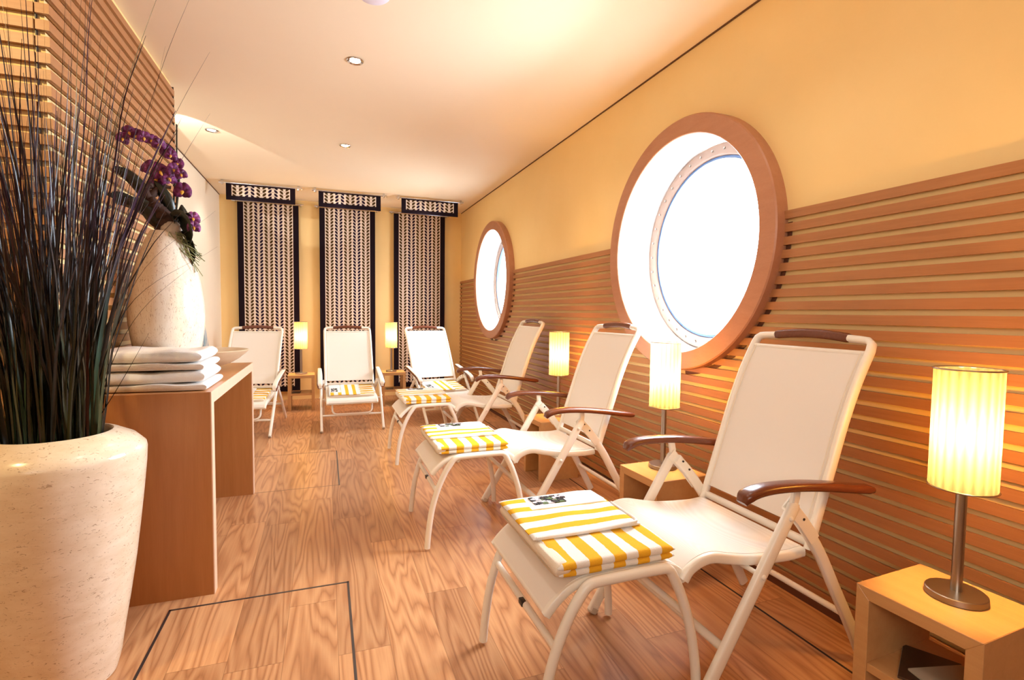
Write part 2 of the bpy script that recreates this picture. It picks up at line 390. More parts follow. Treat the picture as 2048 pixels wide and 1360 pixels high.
WIN = [(2.36, 1.558), (5.735, 1.558)]; RO, RI = 0.68, 0.583
def holed_wall(bm, x, y0, y1, z0, z1, holes, r, seg=64):
    half = 0.8; ys = [y0]
    for yc, zc in sorted(holes):
        ys += [yc-half, yc+half]
    ys.append(y1)
    for i in range(0, len(ys), 2):
        a = [bm.verts.new((x, y, z)) for y, z in ((ys[i], z0), (ys[i+1], z0), (ys[i+1], z1), (ys[i], z1))]; bm.faces.new(a)
    for yc, zc in holes:
        ci, sq = [], []
        for k in range(seg):
            th = 2*math.pi*k/seg; c, s = math.cos(th), math.sin(th)
            ci.append(bm.verts.new((x, yc+r*c, zc+r*s)))
            mx_ = max(abs(c), abs(s)); yy_, zz_ = yc+half*c/mx_, zc+half*s/mx_
            sq.append(bm.verts.new((x, yy_, zz_)))
        for k in range(seg): bm.faces.new((ci[k], ci[(k+1) % seg], sq[(k+1) % seg], sq[k]))
        for za, zb in ((z0, zc-half), (zc+half, z1)):
            a = [bm.verts.new((x, y, z)) for y, z in ((yc-half, za), (yc+half, za), (yc+half, zb), (yc-half, zb))]; bm.faces.new(a)
bm = bmesh.new(); holed_wall(bm, XW, YF, YB+0.1, 0, ZC, WIN, RI+0.03); holed_wall(bm, XW+0.06, YF, YB+0.1, 0, ZC, WIN, RI+0.03)
struct(finish(bm, 'wall_right', M['wall'], smooth=False))

# slat cladding on the right wall
PITCH, SH = 0.0553, 0.0345
def slat_prism(bm, x0, x1, ya0, ya1, yb0, yb1, z0, z1):
    """ya* = y ends at the bottom, yb* = y ends at the top"""
    v = [bm.verts.new(p) for p in ((x0, ya0, z0), (x1, ya0, z0), (x1, ya1, z0), (x0, ya1, z0), (x0, yb0, z1), (x1, yb0, z1), (x1, yb1, z1), (x0, yb1, z1))]
    for f in ((0, 1, 2, 3), (7, 6, 5, 4), (0, 4, 5, 1), (1, 5, 6, 2), (2, 6, 7, 3), (3, 7, 4, 0)): bm.faces.new([v[i] for i in f])
bm = bmesh.new(); zt = 1.630; k = 0
while zt - SH > 0.03:
    z1, z0 = zt, zt-SH
    def cut(z):
        out = []
        for yc, zc in WIN:
            d = RO*RO-(z-zc)**2
            out.append((yc, math.sqrt(d) if d > 0 else None))
        return out
    c0, c1 = cut(z0), cut(z1); cur0 = cur1 = YF
    for (yc, h0), (_, h1) in zip(c0, c1):
        if h0 is None and h1 is None: continue
        h0 = h0 or 0.05; h1 = h1 or 0.05
        slat_prism(bm, XS, XS+0.014, cur0, yc-h0, cur1, yc-h1, z0, z1); cur0, cur1 = yc+h0, yc+h1
    slat_prism(bm, XS, XS+0.014, cur0, YB-0.02, cur1, YB-0.02, z0, z1)
    zt -= PITCH
struct(finish(bm, 'trim_1', M['slat_y'], smooth=False))
# battens behind the slats: vertical ones at the corner and curved ones round the rings
bm = bmesh.new(); box(bm, (XS+0.0142, YB-0.05, 0.03), (XW, YB-0.02, 1.60)); box(bm, (XS+0.004, YF, 0.0), (XW, YB, 0.028))
for yc, zc in WIN:
    pts = []
    for a in range(-80, 2, 4):
        for sgn in (1,):
            pass
    for s_ in (-1, 1):
        arc = [(XS+0.0165, yc+s_*(RO+0.014)*math.cos(R(a)), zc+(RO+0.014)*math.sin(R(a))) for a in range(-86, 3, 4)]
        sweep(bm, arc, 0.002, 0.012, side=(1, 0, 0), seg=8)
struct(finish(bm, 'trim_2', plain('dark_batten', srgb(92, 52, 32), 0.6), smooth=False))
# left block cladding
bm = bmesh.new(); zt = 2.238 + 6*0.0561
while zt > 0.05:
    z0 = max(zt-0.0345, 0.004)
    box(bm, (XB-0.014, YB1, z0), (XB, YB2, zt)); zt -= 0.0561
struct(finish(bm, 'trim_3', M['slat_y'], smooth=False))
bm = bmesh.new(); zt = 2.238 + 6*0.0561
while zt > 0.05:
    z0 = max(zt-0.0345, 0.004)
    box(bm, (XLF, YB1, z0), (XB-0.044, YB1+0.014, zt)); box(bm, (XB-0.04, YB1, z0), (XB-0.0145, YB1+0.014, zt)); zt -= 0.0561
struct(finish(bm, 'trim_4', M['slat_x'], smooth=False))
bm = bmesh.new(); box(bm, (XB-0.020, YB2+0.001, 0), (XB-0.004, YB2+0.004, 2.60)); box(bm, (XB-0.0435, YB1+0.008, 0), (XB-0.0405, YB1+0.02, 2.6))
struct(finish(bm, 'trim_5', M['dark'], smooth=False))
bm = bmesh.new(); box(bm, (XL, YB2, 0.0), (XB-0.03, YB2+0.006, ZC)); struct(finish(bm, 'wall_return', M['wall_daylit'], smooth=False))
# shadow gaps between ceiling and walls
bm = bmesh.new(); box(bm, (XW-0.006, YF, ZC-0.008), (XW+0.001, YB, ZC+0.001)); box(bm, (XL-0.001, YB2+0.01, ZC-0.008), (XL+0.006, YB, ZC+0.001))
struct(finish(bm, 'trim_6', M['gap'], smooth=False))
# floor hatches and the long groove
bm = bmesh.new(); wv_ = 0.0045
def strip_(x0, y0, x1, y1): box(bm, (min(x0, x1)-wv_, min(y0, y1)-wv_, -0.004), (max(x0, x1)+wv_, max(y0, y1)+wv_, 0.0012))
strip_(0.084, -0.5, 0.084, 2.282); strip_(-0.58, 2.282, 0.084, 2.282); strip_(-0.58, -0.5, -0.58, 2.282)
strip_(0.08, 3.612, 0.08, 4.514)
struct(finish(bm, 'trim_7', M['strip'], smooth=False))
bm = bmesh.new(); wv_ = 0.0022; strip_(-0.62, 3.612, 0.08, 3.612); strip_(-0.62, 4.514, 0.08, 4.514)
struct(finish(bm, 'trim_8', plain('thin_hatch_joint', srgb(150, 126, 104), 0.5), smooth=False))
bm = bmesh.new(); wv_ = 0.004; strip_(1.635, YF, 1.635, YB); struct(finish(bm, 'trim_9', M['groove'], smooth=False))

# ------------------------------------------------------------------ portholes
def porthole(n, yc, zc):
    root = empty('window_%d' % n, (XW, yc, zc)); struct(root)
    def disc_ring(bm, prof, seg=96):       # prof: (x, r) closed loop, revolved about the X axis
        rings = []
        for x, r in prof: rings.append([bm.verts.new((x, r*math.cos(2*math.pi*k/seg), r*math.sin(2*math.pi*k/seg))) for k in range(seg)])
        L = len(rings)
        for i in range(L):
            A, B = rings[i], rings[(i+1) % L]
            for k in range(seg): bm.faces.new((A[k], A[(k+1) % seg], B[(k+1) % seg], B[k]))
    bm = bmesh.new(); disc_ring(bm, [(0.0, RO), (-0.060, RO), (-0.066, RO-0.006), (-0.066, RI+0.004), (-0.062, RI), (0.0, RI)])
    finish(bm, 'window_ring', M['ring'], root)
    bm = bmesh.new(); disc_ring(bm, [(-0.055, RI-0.001), (0.215, RI-0.006), (0.26, RI-0.01), (0.26, RI+0.06), (0.0, RI+0.03), (-0.0, RI-0.0005)])
    finish(bm, 'window_reveal', M['ceramic'], root)
    bm = bmesh.new(); disc_ring(bm, [(0.185, 0.574), (0.175, 0.568), (0.175, 0.512), (0.185, 0.505), (0.215, 0.503), (0.215, 0.574)])
    fr = finish(bm, 'window_frame', M['frame_paint'], root)
    bm = bmesh.new(); disc_ring(bm, [(0.19, 0.505), (0.186, 0.500), (0.186, 0.488), (0.215, 0.486), (0.215, 0.505)])
    finish(bm, 'window_gasket', M['gasket'], root)
    bm = bmesh.new()
    for k in range(36):
        a = 2*math.pi*k/36; c = Vector((0.174, 0.54*math.cos(a), 0.54*math.sin(a)))
        sweep(bm, [c, c+Vector((-0.004, 0, 0)), c+Vector((-0.006, 0, 0))], [0.007, 0.007, 0.003], side=(0, 0, 1), seg=8)
    finish(bm, 'bolt_circle', M['steel'], fr)
    bm = bmesh.new()
    for x in (0.200, 0.206):
        bm.faces.new([bm.verts.new((x, 0.49*math.cos(2*math.pi*k/64), 0.49*math.sin(2*math.pi*k/64))) for k in range(64)])
    finish(bm, 'window_pane', M['glass'], root, smooth=False)
    return root
porthole(1, *WIN[0]); porthole(2, *WIN[1])

# ------------------------------------------------------------------ recessed ceiling lights
def downlight(x, y, label):
    root = tag(empty('recessed_ceiling_light', (x, y, ZC)), label, 'ceiling light', 'recessed ceiling lights')
    bm = bmesh.new(); lathe(bm, [(0.030, 0.0), (0.046, 0.0), (0.048, -0.003), (0.044, -0.007), (0.030, -0.002), (0.030, 0.0)], 32, cap0=False, cap1=False)
    finish(bm, 'bezel', M['chrome'], root)
    bm = bmesh.new(); lathe(bm, [(0.030, -0.0005), (0.022, -0.004), (0.006, -0.006)], 24); finish(bm, 'lens', M['lens'], root)
    spot('downlight_beam', (x, y, ZC-0.02), (x, y, 0), 10, WARM, 105, 0.7)
downlight(0.171, 3.155, 'small round recessed spotlight in the ceiling, nearest to the viewer')
downlight(0.171, 4.764, 'small round recessed spotlight in the middle of the ceiling, nearer the printed curtains')
downlight(-0.849, 4.768, 'small round recessed spotlight in the ceiling at the left, beside the slatted corner')
bm = bmesh.new(); lathe(bm, [(0.075, 0.0), (0.075, -0.006), (0.066, -0.014), (0.03, -0.018)], 40); 
tag(finish(bm, 'round_ceiling_fitting', plain('pale_lilac_plastic', srgb(226, 218, 232), 0.4), loc=(0.214, 2.475, ZC)), 'pale round ceiling fitting cut off by the top edge of the photo', 'ceiling fitting')
# further spots in the same ceiling, lamps only, without fittings
for x, y, p in ((-0.849, 3.1, 0), (1.2, 3.155, 1), (1.2, 4.764, 1), (1.2, 1.5, 1), (0.171, 1.5, 1), (1.2, 6.3, 1), (0.171, 6.3, 1), (-0.849, 6.3, 1)):
    if p: spot('ceiling_spot', (x, y, ZC-0.02), (x, y, 0), 11, WARM, 120, 0.8)

# ------------------------------------------------------------------ reclining garden chairs
def sheet(bm, pts, y0, y1, th, ny=6, sag=0.0, sagf=None):
    """thick cloth along pts (x,z) between y0 and y1, sagging in the middle along the local normal"""
    P = [Vector((p[0], 0, p[1])) for p in pts]; n = len(P); top, bot = [], []
    for i, p in enumerate(P):
        tg = (P[min(i+1, n-1)]-P[max(i-1, 0)]).normalized(); nm = Vector((-tg.z, 0, tg.x))
        a, b = [], []
        for j in range(ny+1):
            f = j/ny; y = y0+(y1-y0)*f; s = -sag*(4*f*(1-f))*math.sin(math.pi*i/(n-1))
            a.append(bm.verts.new(p+nm*(s+th/2)+Vector((0, y, 0)))); b.append(bm.verts.new(p+nm*(s-th/2)+Vector((0, y, 0))))
        top.append(a); bot.append(b)
    for i in range(n-1):
        for j in range(ny):
            bm.faces.new((top[i][j], top[i+1][j], top[i+1][j+1], top[i][j+1])); bm.faces.new((bot[i][j+1], bot[i+1][j+1], bot[i+1][j], bot[i][j]))
        bm.faces.new((top[i][0], bot[i][0], bot[i+1][0], top[i+1][0])); bm.faces.new((top[i+1][ny], bot[i+1][ny], bot[i][ny], top[i][ny]))
    for i in (0, n-1):
        for j in range(ny):
            q = (top[i][j+1], bot[i][j+1], bot[i][j], top[i][j]); bm.faces.new(q if i == 0 else q[::-1])
def offs(pts, d):
    """offset an (x,z) polyline along its normal"""
    out = []
    for i, p in enumerate(pts):
        a = Vector(pts[max(i-1, 0)]); b = Vector(pts[min(i+1, len(pts)-1)]); tg = (b-a).normalized()
        out.append((p[0]-tg.y*d, p[1]+tg.x*d))
    return out
def p2(pts, n=5): return [(v.x, v.y) for v in smoothpath([(a, b, 0) for a, b in pts], n)]

PA = dict(front=(-0.36, 0.0), joint=(0.0, 0.60), rear=[(0.005, 0.595), (0.075, 0.52), (0.150, 0.42), (0.225, 0.29), (0.305, 0.15), (0.378, 0.012)],
          seat=[(-0.357, 0.408), (-0.335, 0.436), (-0.295, 0.455), (-0.25, 0.459), (-0.19, 0.446), (-0.12, 0.432), (-0.04, 0.424), (0.05, 0.420), (0.112, 0.424)],
          back=[(0.128, 0.425), (0.165, 0.54), (0.212, 0.68), (0.262, 0.83), (0.318, 0.965), (0.384, 1.088)],
          arm=[(-0.215, 0.640), (-0.190, 0.662), (-0.12, 0.672), (0.0, 0.668), (0.12, 0.654), (0.22, 0.638), (0.315, 0.624)], fs=0.30, rs=0.40, ut=False)
PB = dict(front=(-0.42, 0.0), joint=(-0.06, 0.455), rear=[(-0.05, 0.45), (0.05, 0.41), (0.17, 0.33), (0.29, 0.22), (0.40, 0.10), (0.48, 0.012)],
          seat=[(-0.355, 0.268), (-0.335, 0.292), (-0.29, 0.308), (-0.24, 0.315), (-0.18, 0.318), (-0.12, 0.325), (-0.04, 0.338), (0.04, 0.356), (0.095, 0.374)],
          back=[(0.105, 0.385), (0.165, 0.48), (0.235, 0.60), (0.315, 0.735), (0.395, 0.86), (0.475, 0.975)],
          arm=[(-0.235, 0.405), (-0.222, 0.448), (-0.16, 0.476), (-0.06, 0.500), (0.04, 0.522), (0.14, 0.540), (0.22, 0.552)], fs=0.30, rs=0.55, ut=True)
def chair(P, name='reclining_chair'):
    root = empty(name, (0, 0, 0)); W = 0.292; S = 0.236; B = 0.245
    J = Vector((P['joint'][0], 0, P['joint'][1])); Fz = Vector((P['front'][0], 0, P['front'][1]+0.012))
    wm = M['white_metal']
    for s in (-1, 1):
        d = (Fz-J).normalized()
        pts = [J - d*0.012, J, J+(Fz-J)*0.25, J+(Fz-J)*0.5, J+(Fz-J)*0.75, Fz]
        bm = bmesh.new(); sweep(bm, [p+Vector((0, s*W, 0)) for p in pts], [0.011]+[0.0125]*5, [0.014]+[0.0205]*5, seg=16, power=3.0)
        lg = finish(bm, 'front_leg', wm, root)
        bm = bmesh.new(); c = Fz+Vector((0, s*W, -0.006)); sweep(bm, [c-d*0.02, c-d*0.0, c+d*0.004], [0.0135, 0.0135, 0.010], [0.0215, 0.0215, 0.016], seg=16, power=2.6)
        finish(bm, 'foot_cap', M['rubber'], lg)
        for f in (0.055, 0.335):
            bm = bmesh.new(); c = J+(Fz-J)*f+Vector((0, s*(W+0.012), 0))
            sweep(bm, [c, c+Vector((0, s*0.003, 0)), c+Vector((0, s*0.0065, 0))], [0.0085, 0.0078, 0.002], side=(0, 0, 1), seg=12)
            finish(bm, 'rivet', wm, lg)
        r = smoothpath([(x, 0, z) for x, z in P['rear']], 4)
        bm = bmesh.new(); sweep(bm, [p+Vector((0, s*(W-0.0265 if True else W), 0)) for p in r], 0.0115, 0.0205, seg=16, power=3.0)
        rl = finish(bm, 'rear_leg', wm, root)
        # joint plate with two dark holes
        bm = bmesh.new(); q = [r[0]+(r[0]-r[3])*0.35, r[0], r[3], r[6]]; sweep(bm, [p+Vector((0, s*(W-0.0125 if s else W), 0)) for p in q], 0.0025, 0.021, seg=12, power=4)
        pl = finish(bm, 'joint_plate', wm, rl)
        for f in (0.12, 0.42):
            bm = bmesh.new(); c = r[0].lerp(r[6], f)+Vector((0.008, s*(W-0.0095), 0.004)); c2 = c-Vector((0, s*0.032, 0))
            sweep(bm, [c2, c+Vector((0, s*0.0015, 0))], 0.0042, side=(0, 0, 1), seg=10)
            finish(bm, 'plate_hole', M['dark'], rl)
        # arm bracket
        ax = smoothpath([(x, 0, z) for x, z in P['arm']], 5); jb = min(ax, key=lambda p: abs(p.x-(J.x+0.012)))
        bm = bmesh.new(); sweep(bm, [J+Vector((0, s*(W-0.004), -0.006)), J.lerp(jb, 0.4)+Vector((0.003, s*(W+0.002), 0)), jb+Vector((0, s*(W+0.008), -0.006))], 0.010, 0.014, seg=10, power=3)
        finish(bm, 'arm_bracket', wm, root)
        n = len(ax); wd = [0.018+0.010*min(1, i/4) - 0.006*max(0, (i-n*0.6)/(n*0.4)) for i in range(n)]
        hd = [0.009+0.006*min(1, i/3) for i in range(n)]; hd[-1] = 0.011; wd[-1] *= 0.9
        bm = bmesh.new(); sweep(bm, [p+Vector((0, s*(W+0.012), 0)) for p in ax], wd, hd, seg=18, power=2.8)
        ar = finish(bm, 'armrest', M['teak'], root, auto=60)
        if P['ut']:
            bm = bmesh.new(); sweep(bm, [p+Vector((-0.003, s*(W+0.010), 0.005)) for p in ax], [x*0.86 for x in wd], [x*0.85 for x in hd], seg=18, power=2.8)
            finish(bm, 'armrest_glare', wm, ar, auto=60)  # cream layer colours in the glare on the wooden armrest top
    # stretchers
    r = smoothpath([(x, 0, z) for x, z in P['rear']], 4)
    rz = min(r, key=lambda p: abs(p.z-(0.20 if not P['ut'] else 0.2)))
    bm = bmesh.new(); sweep(bm, [rz+Vector((0, -W+0.02, 0)), rz+Vector((0, W-0.02, 0))], 0.011, side=(0, 0, 1)); finish(bm, 'rear_stretcher', wm, root)
    f = J+(Fz-J)*(0.68 if not P['ut'] else 0.70)
    bm = bmesh.new(); sweep(bm, [f+Vector((0, -W+0.005, 0)), f+Vector((0, W-0.005, 0))], 0.0105 if P['ut'] else 0.014, side=(0, 0, 1)); finish(bm, 'front_stretcher', wm, root)
    if P['ut']:
        g = J+(Fz-J)*0.38
        a = Vector((-0.27, 0, 0.300)); b = Vector((f.x-0.012, 0, f.z+0.012)); pts = []
        for y, q in ((-0.19, 0.0), (-0.19, 0.5), (-0.188, 0.78), (-0.165, 0.96), (-0.12, 1.0), (0, 1.0), (0.12, 1.0), (0.165, 0.96), (0.188, 0.78), (0.19, 0.5), (0.19, 0.0)):
            pts.append(a.lerp(b, q)+Vector((0, y, 0)))
        bm = bmesh.new(); sweep(bm, smoothpath(pts, 3), 0.009, side=(1, 0, 0)); finish(bm, 'seat_support', wm, root)
    else:
        g = J+(Fz-J)*0.335
        bm = bmesh.new(); sweep(bm, [g+Vector((0, -W, 0)), g+Vector((0, W, 0))], 0.008, side=(0, 0, 1)); finish(bm, 'seat_support', wm, root)
    for s in (-1, 1) if P['ut'] else ():
        g = J+(Fz-J)*0.38
        bm = bmesh.new(); sweep(bm, [g+Vector((0, s*W, 0)), g+Vector((0.02, s*(S-0.01), 0))], 0.008, side=(0, 0, 1)); finish(bm, 'seat_pin', wm, root)
    # seat
    sp_ = p2(P['seat'], 5)
    bm = bmesh.new()
    for s in (-1, 1): sweep(bm, [(x, s*S, z-0.006) for x, z in sp_], 0.0125, 0.016, seg=14, power=3.2)
    for q in (2, -1): sweep(bm, [(sp_[q][0], -S, sp_[q][1]-0.012), (sp_[q][0], S, sp_[q][1]-0.012)], 0.009, side=(0, 0, 1), seg=10)
    finish(bm, 'seat_frame', wm, root)
    bm = bmesh.new(); sheet(bm, offs(sp_, 0.009), -S+0.006, S-0.006, 0.004, 12, 0.006)
    finish(bm, 'seat_sling', M['sling'], root, auto=60)
    # back
    bp = p2(P['back'], 6); n = len(bp); dn = Vector((bp[-1][0]-bp[-2][0], bp[-1][1]-bp[-2][1])).normalized()
    bm = bmesh.new()
    path = [(x, -B, z) for x, z in bp]
    tx, tz = bp[-1]; path[-1] = (tx, -B+0.004, tz)
    path += [(tx+dn.x*0.012, -B+0.018, tz+dn.y*0.012), (tx+dn.x*0.015, -B+0.045, tz+dn.y*0.015), (tx+dn.x*0.018, -0.155, tz+dn.y*0.018)]
    sweep(bm, path, 0.0125, 0.0165, seg=14, power=2.6); sweep(bm, [(x, -y, z) for x, y, z in path], 0.0125, 0.0165, seg=14, power=2.6)
    lx, lz = bp[-1][0]-dn.x*0.035, bp[-1][1]-dn.y*0.035
    sweep(bm, [(lx, -B, lz), (lx, B, lz)], 0.009, 0.011, side=(0, 0, 1), seg=10)
    sweep(bm, [(bp[1][0], -B, bp[1][1]), (bp[1][0], B, bp[1][1])], 0.014, 0.009, side=(0, 0, 1), seg=10, power=3)
    finish(bm, 'back_frame', wm, root)
    hp = [(tx+dn.x*(0.018+0.012*math.cos(a*math.pi/2)), 0.17*a, tz+dn.y*(0.018+0.014*math.cos(a*math.pi/2))) for a in [i/7 for i in range(-7, 8)]]
    bm = bmesh.new(); sweep(bm, hp, [0.011]+[0.017]*13+[0.011], [0.011]+[0.014]*13+[0.011], side=(0, 0, 1), seg=14, power=2.6); finish(bm, 'back_handle', M['teak'], root)
    m0 = 3; sl = [p for p in bp[m0:] if p[1] < lz-0.002]+[(lx, lz)]
    bm = bmesh.new(); sheet(bm, offs(sl, 0.004), -B+0.008, B-0.008, 0.004, 12, 0.010); bs = finish(bm, 'back_sling', M['sling'], root, auto=60)
    for s in (-1, 1):
        bm = bmesh.new(); sweep(bm, [(x-0.009, s*(B-0.022), z+0.004) for x, z in sl], 0.0016, side=(0, 1, 0), seg=6)
        finish(bm, 'piping', M['towel_cream'], bs)
    return root

def stool():
    root = empty('footstool', (0, 0, 0)); H = 0.252; wm = M['white_metal']      # local x=0 at the chair joint, like the chair
    F = [(-0.820, 0.012), (-0.812, 0.10), (-0.795, 0.21), (-0.765, 0.31), (-0.725, 0.395), (-0.695, 0.437)]
    T_ = [(-0.68, 0.450), (-0.655, 0.456), (-0.55, 0.458), (-0.45, 0.458), (-0.425, 0.454)]
    Rr = [(-0.41, 0.438), (-0.378, 0.375), (-0.345, 0.28), (-0.322, 0.17), (-0.312, 0.08), (-0.310, 0.012)]
    for s in (-1, 1):
        bm = bmesh.new(); sweep(bm, smoothpath([(x, s*H, z) for x, z in F], 4), 0.0145, seg=16); finish(bm, 'leg', wm, root)
        bm = bmesh.new(); sweep(bm, smoothpath([(x, s*H, z) for x, z in Rr], 4), 0.0145, seg=16); finish(bm, 'leg', wm, root)
        bm = bmesh.new(); sweep(bm, smoothpath([(x, s*H, z) for x, z in F[-2:]+T_+Rr[:2]], 4), 0.0148, seg=16); finish(bm, 'side_rail', wm, root)
    bm = bmesh.new(); sweep(bm, [(-0.772, -H, 0.292), (-0.772, H, 0.292)], 0.011, side=(0, 0, 1), seg=14); cb = finish(bm, 'crossbar', wm, root)
    bm = bmesh.new(); box(bm, (-0.786, -0.032, 0.287), (-0.770, -0.004, 0.3035), 0.002); finish(bm, 'maker_label', M['dark'], cb)
    bm = bmesh.new(); sweep(bm, [(-0.353, -H, 0.305), (-0.353, H, 0.305)], 0.011, side=(0, 0, 1), seg=14); finish(bm, 'crossbar', wm, root)
    L = p2([(-0.792, 0.382), (-0.765, 0.412), (-0.73, 0.440), (-0.69, 0.457), (-0.64, 0.462), (-0.55, 0.463), (-0.46, 0.462), (-0.405, 0.455), (-0.365, 0.432), (-0.345, 0.405)], 4)
    bm = bmesh.new()
    for s in (-1, 1): sweep(bm, [(x, s*0.222, z-0.010) for x, z in L], 0.011, 0.013, seg=12, power=3)
    for q in (0, -1): sweep(bm, [(L[q][0]+0.004, -0.222, L[q][1]-0.004), (L[q][0]+0.004, 0.222, L[q][1]-0.004)], 0.011, side=(0, 0, 1), seg=10)
    finish(bm, 'sling_frame', wm, root)
    bm = bmesh.new(); sheet(bm, offs(L, 0.002), -0.222, 0.222, 0.006, 10, 0.004); finish(bm, 'stool_sling', M['sling'], root, auto=60)
    return root

def towel():
    """folded striped towel, local origin at the middle of its underside; x = along the chair, y = sideways"""
    root = empty('folded_towel', (0, 0, 0))
    def slab(x0, x1, y0, y1, z0, z1, seed, nx=22, ny=20, amp=0.0015, fold=True):
        bm = bmesh.new(); rr = (z1-z0)/2; rnd_ = random.Random(seed); ph = [rnd_.uniform(0, 6) for _ in range(4)]
        # cross-section in y-z: rounded on both sides, swept along x
        sec = []
        for k in range(9): a = -math.pi/2+math.pi*k/8; sec.append((y1-rr+rr*math.cos(a), rr+rr*math.sin(a), 1))
        for k in range(1, ny): f = k/ny; sec.append((y1-rr+(y0-y1+2*rr)*f, 2*rr, 1))
        for k in range(9): a = math.pi/2+math.pi*k/8; sec.append((y0+rr+rr*math.cos(a), rr+rr*math.sin(a), 1))
        for k in range(1, ny): f = k/ny; sec.append((y0+rr+(y1-y0-2*rr)*f, 0, 0))
        rings = []
        for i in range(nx+1):
            f = i/nx; x = x0+(x1-x0)*f; e = min(1.0, math.sqrt(max(0, 1-(1-min(f, 1-f)*nx/1.5)**2))) if min(f, 1-f)*nx < 1.5 else 1.0
            e = max(0.35, e); ring = []
            for (y, z, up_) in sec:
                zz_ = z0+rr+(z-rr)*e
                if up_: zz_ += amp*(math.sin(17*x+23*y+ph[0])+math.sin(31*x-19*y+ph[1]))*(z/(2*rr))
                ring.append(bm.verts.new((x+0.0012*math.sin(40*y+ph[2]), y+0.0012*math.sin(35*x+ph[3]), zz_)))
            rings.append(ring)
        n = len(sec)
        for A, B in zip(rings, rings[1:]):
            for k in range(n): bm.faces.new((A[k], A[(k+1) % n], B[(k+1) % n], B[k]))
        bm.faces.new(rings[0][::-1]); bm.faces.new(rings[-1]); return bm
    finish(slab(-0.185, 0.185, -0.235, 0.235, 0.0, 0.020, 1), 'lower_fold', M['towel_x'], root, auto=80)
    finish(slab(-0.188, 0.186, -0.238, 0.236, 0.0195, 0.042, 2), 'upper_fold', M['towel_x'], root, auto=80)
    # cream outside layer wrapping the end towards the foot
    finish(slab(-0.196, -0.150, -0.234, 0.232, 0.002, 0.041, 5, nx=8), 'fold_edge', M['towel_cream'], root, auto=80)
    fl = finish(slab(-0.196, 0.172, -0.085, 0.238, 0.041, 0.052, 3, amp=0.0012), 'top_flap', M['towel_y'], root, auto=80)
    # plain white field around the emblem and a raised hem roll at the free corner
    finish(slab(-0.120, 0.165, 0.115, 0.230, 0.0455, 0.0545, 4, nx=12, ny=8, amp=0.0008), 'white_field', M['towel_white'], fl, auto=80)
    bm = bmesh.new(); pts = smoothpath([(-0.188, -0.084, 0.049), (-0.05, -0.087, 0.049), (0.06, -0.085, 0.050), (0.12, -0.088, 0.056), (0.16, -0.075, 0.054), (0.172, -0.03, 0.050), (0.174, 0.10, 0.050)], 5)
    sweep(bm, pts, 0.0045, 0.0055, side=(0, 1, 0), seg=8); finish(bm, 'hem', M['towel_white'], fl)
    # embroidered emblem: two rows of dark block-letter shapes
    bm = bmesh.new(); rnd_ = random.Random(11); zt_ = 0.0560
    for row_ in range(2):
        x = -0.095
        while x < 0.020:
            w_ = rnd_.uniform(0.012, 0.024); y_ = 0.198-row_*0.036
            box(bm, (x, y_-0.016+rnd_.uniform(-.002, .003), zt_-0.004), (x+w_, y_+0.016+rnd_.uniform(-.003, .002), zt_+0.0006)); x += w_+0.0025
    finish(bm, 'emblem', M['emblem'], fl, smooth=False)
    return root

protoA = chair(PA); protoB = None
protoS = stool(); protoT = towel()
ROW = [(1.34, 1.437, 0.0), (1.285, 2.716, 0.0), (1.325, 4.17, 0.0)]
which = ['nearest to the viewer, under the large porthole\'s right side', 'in the middle of the row under the large porthole', 'farthest of the row along the slatted wall, between the two portholes']
wc = ['cream sling reclining chair with dark wooden armrests, nearest to the viewer', 'cream reclining chair with dark wooden armrests, middle of the row along the slatted wall',
      'cream reclining chair with dark wooden armrests, farthest of the row along the slatted wall']
ws = ['cream tubular footstool in front of the nearest reclining chair', 'cream tubular footstool in front of the middle chair of the slatted wall row', 'cream tubular footstool in front of the farthest chair of the slatted wall row']
wt = ['folded yellow and white striped towel on the nearest footstool', 'folded yellow and white striped towel on the footstool in the middle of the row', 'folded yellow and white striped towel on the farthest footstool']
for i, (x, y, rz) in enumerate(ROW):
    c = protoA if i == 0 else copy_tree(protoA)
    c.location = (x, y, 0); c.rotation_euler = (0, 0, rz); tag(c, wc[i], 'chair', 'reclining chairs along the slatted wall')
    s = protoS if i == 0 else copy_tree(protoS)
    s.location = (x, y, 0); tag(s, ws[i], 'footstool', 'footstools in front of the reclining chairs')
    tw = protoT if i == 0 else copy_tree(protoT)
    tw.location = (x-0.575, y, 0.4695); tag(tw, wt[i], 'towel', 'striped towels on the footstools')
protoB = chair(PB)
BACK = [(-0.735, 5.614, -6.5), (0.243, 5.64, 1.0), (1.205, 5.69, 9.5)]
wb = ['low white reclining chair at the back left, half hidden by the wooden console', 'low white reclining chair in front of the curtains, centre one between two lamps', 'low white reclining chair in front of the curtains, right one in the room corner']
wbt = ['folded yellow and white striped towel on the seat of the left back chair', 'folded yellow and white striped towel on the seat of the centre back chair', 'folded yellow and white striped towel on the seat of the right back chair']
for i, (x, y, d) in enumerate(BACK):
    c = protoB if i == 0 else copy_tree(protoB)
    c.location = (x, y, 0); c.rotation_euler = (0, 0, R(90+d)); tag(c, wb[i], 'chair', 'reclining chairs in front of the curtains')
    tw = copy_tree(protoT); ca, sa = math.cos(R(90+d)), math.sin(R(90+d)); b = -0.10
    tw.location = (x+ca*b, y+sa*b, 0.334); tw.rotation_mode = 'XYZ'; tw.rotation_euler = (0, R(-8.5), R(90+d)); tw.scale = (0.95, 0.92, 0.8)
    tag(tw, wbt[i], 'towel', 'striped towels on the back chairs')

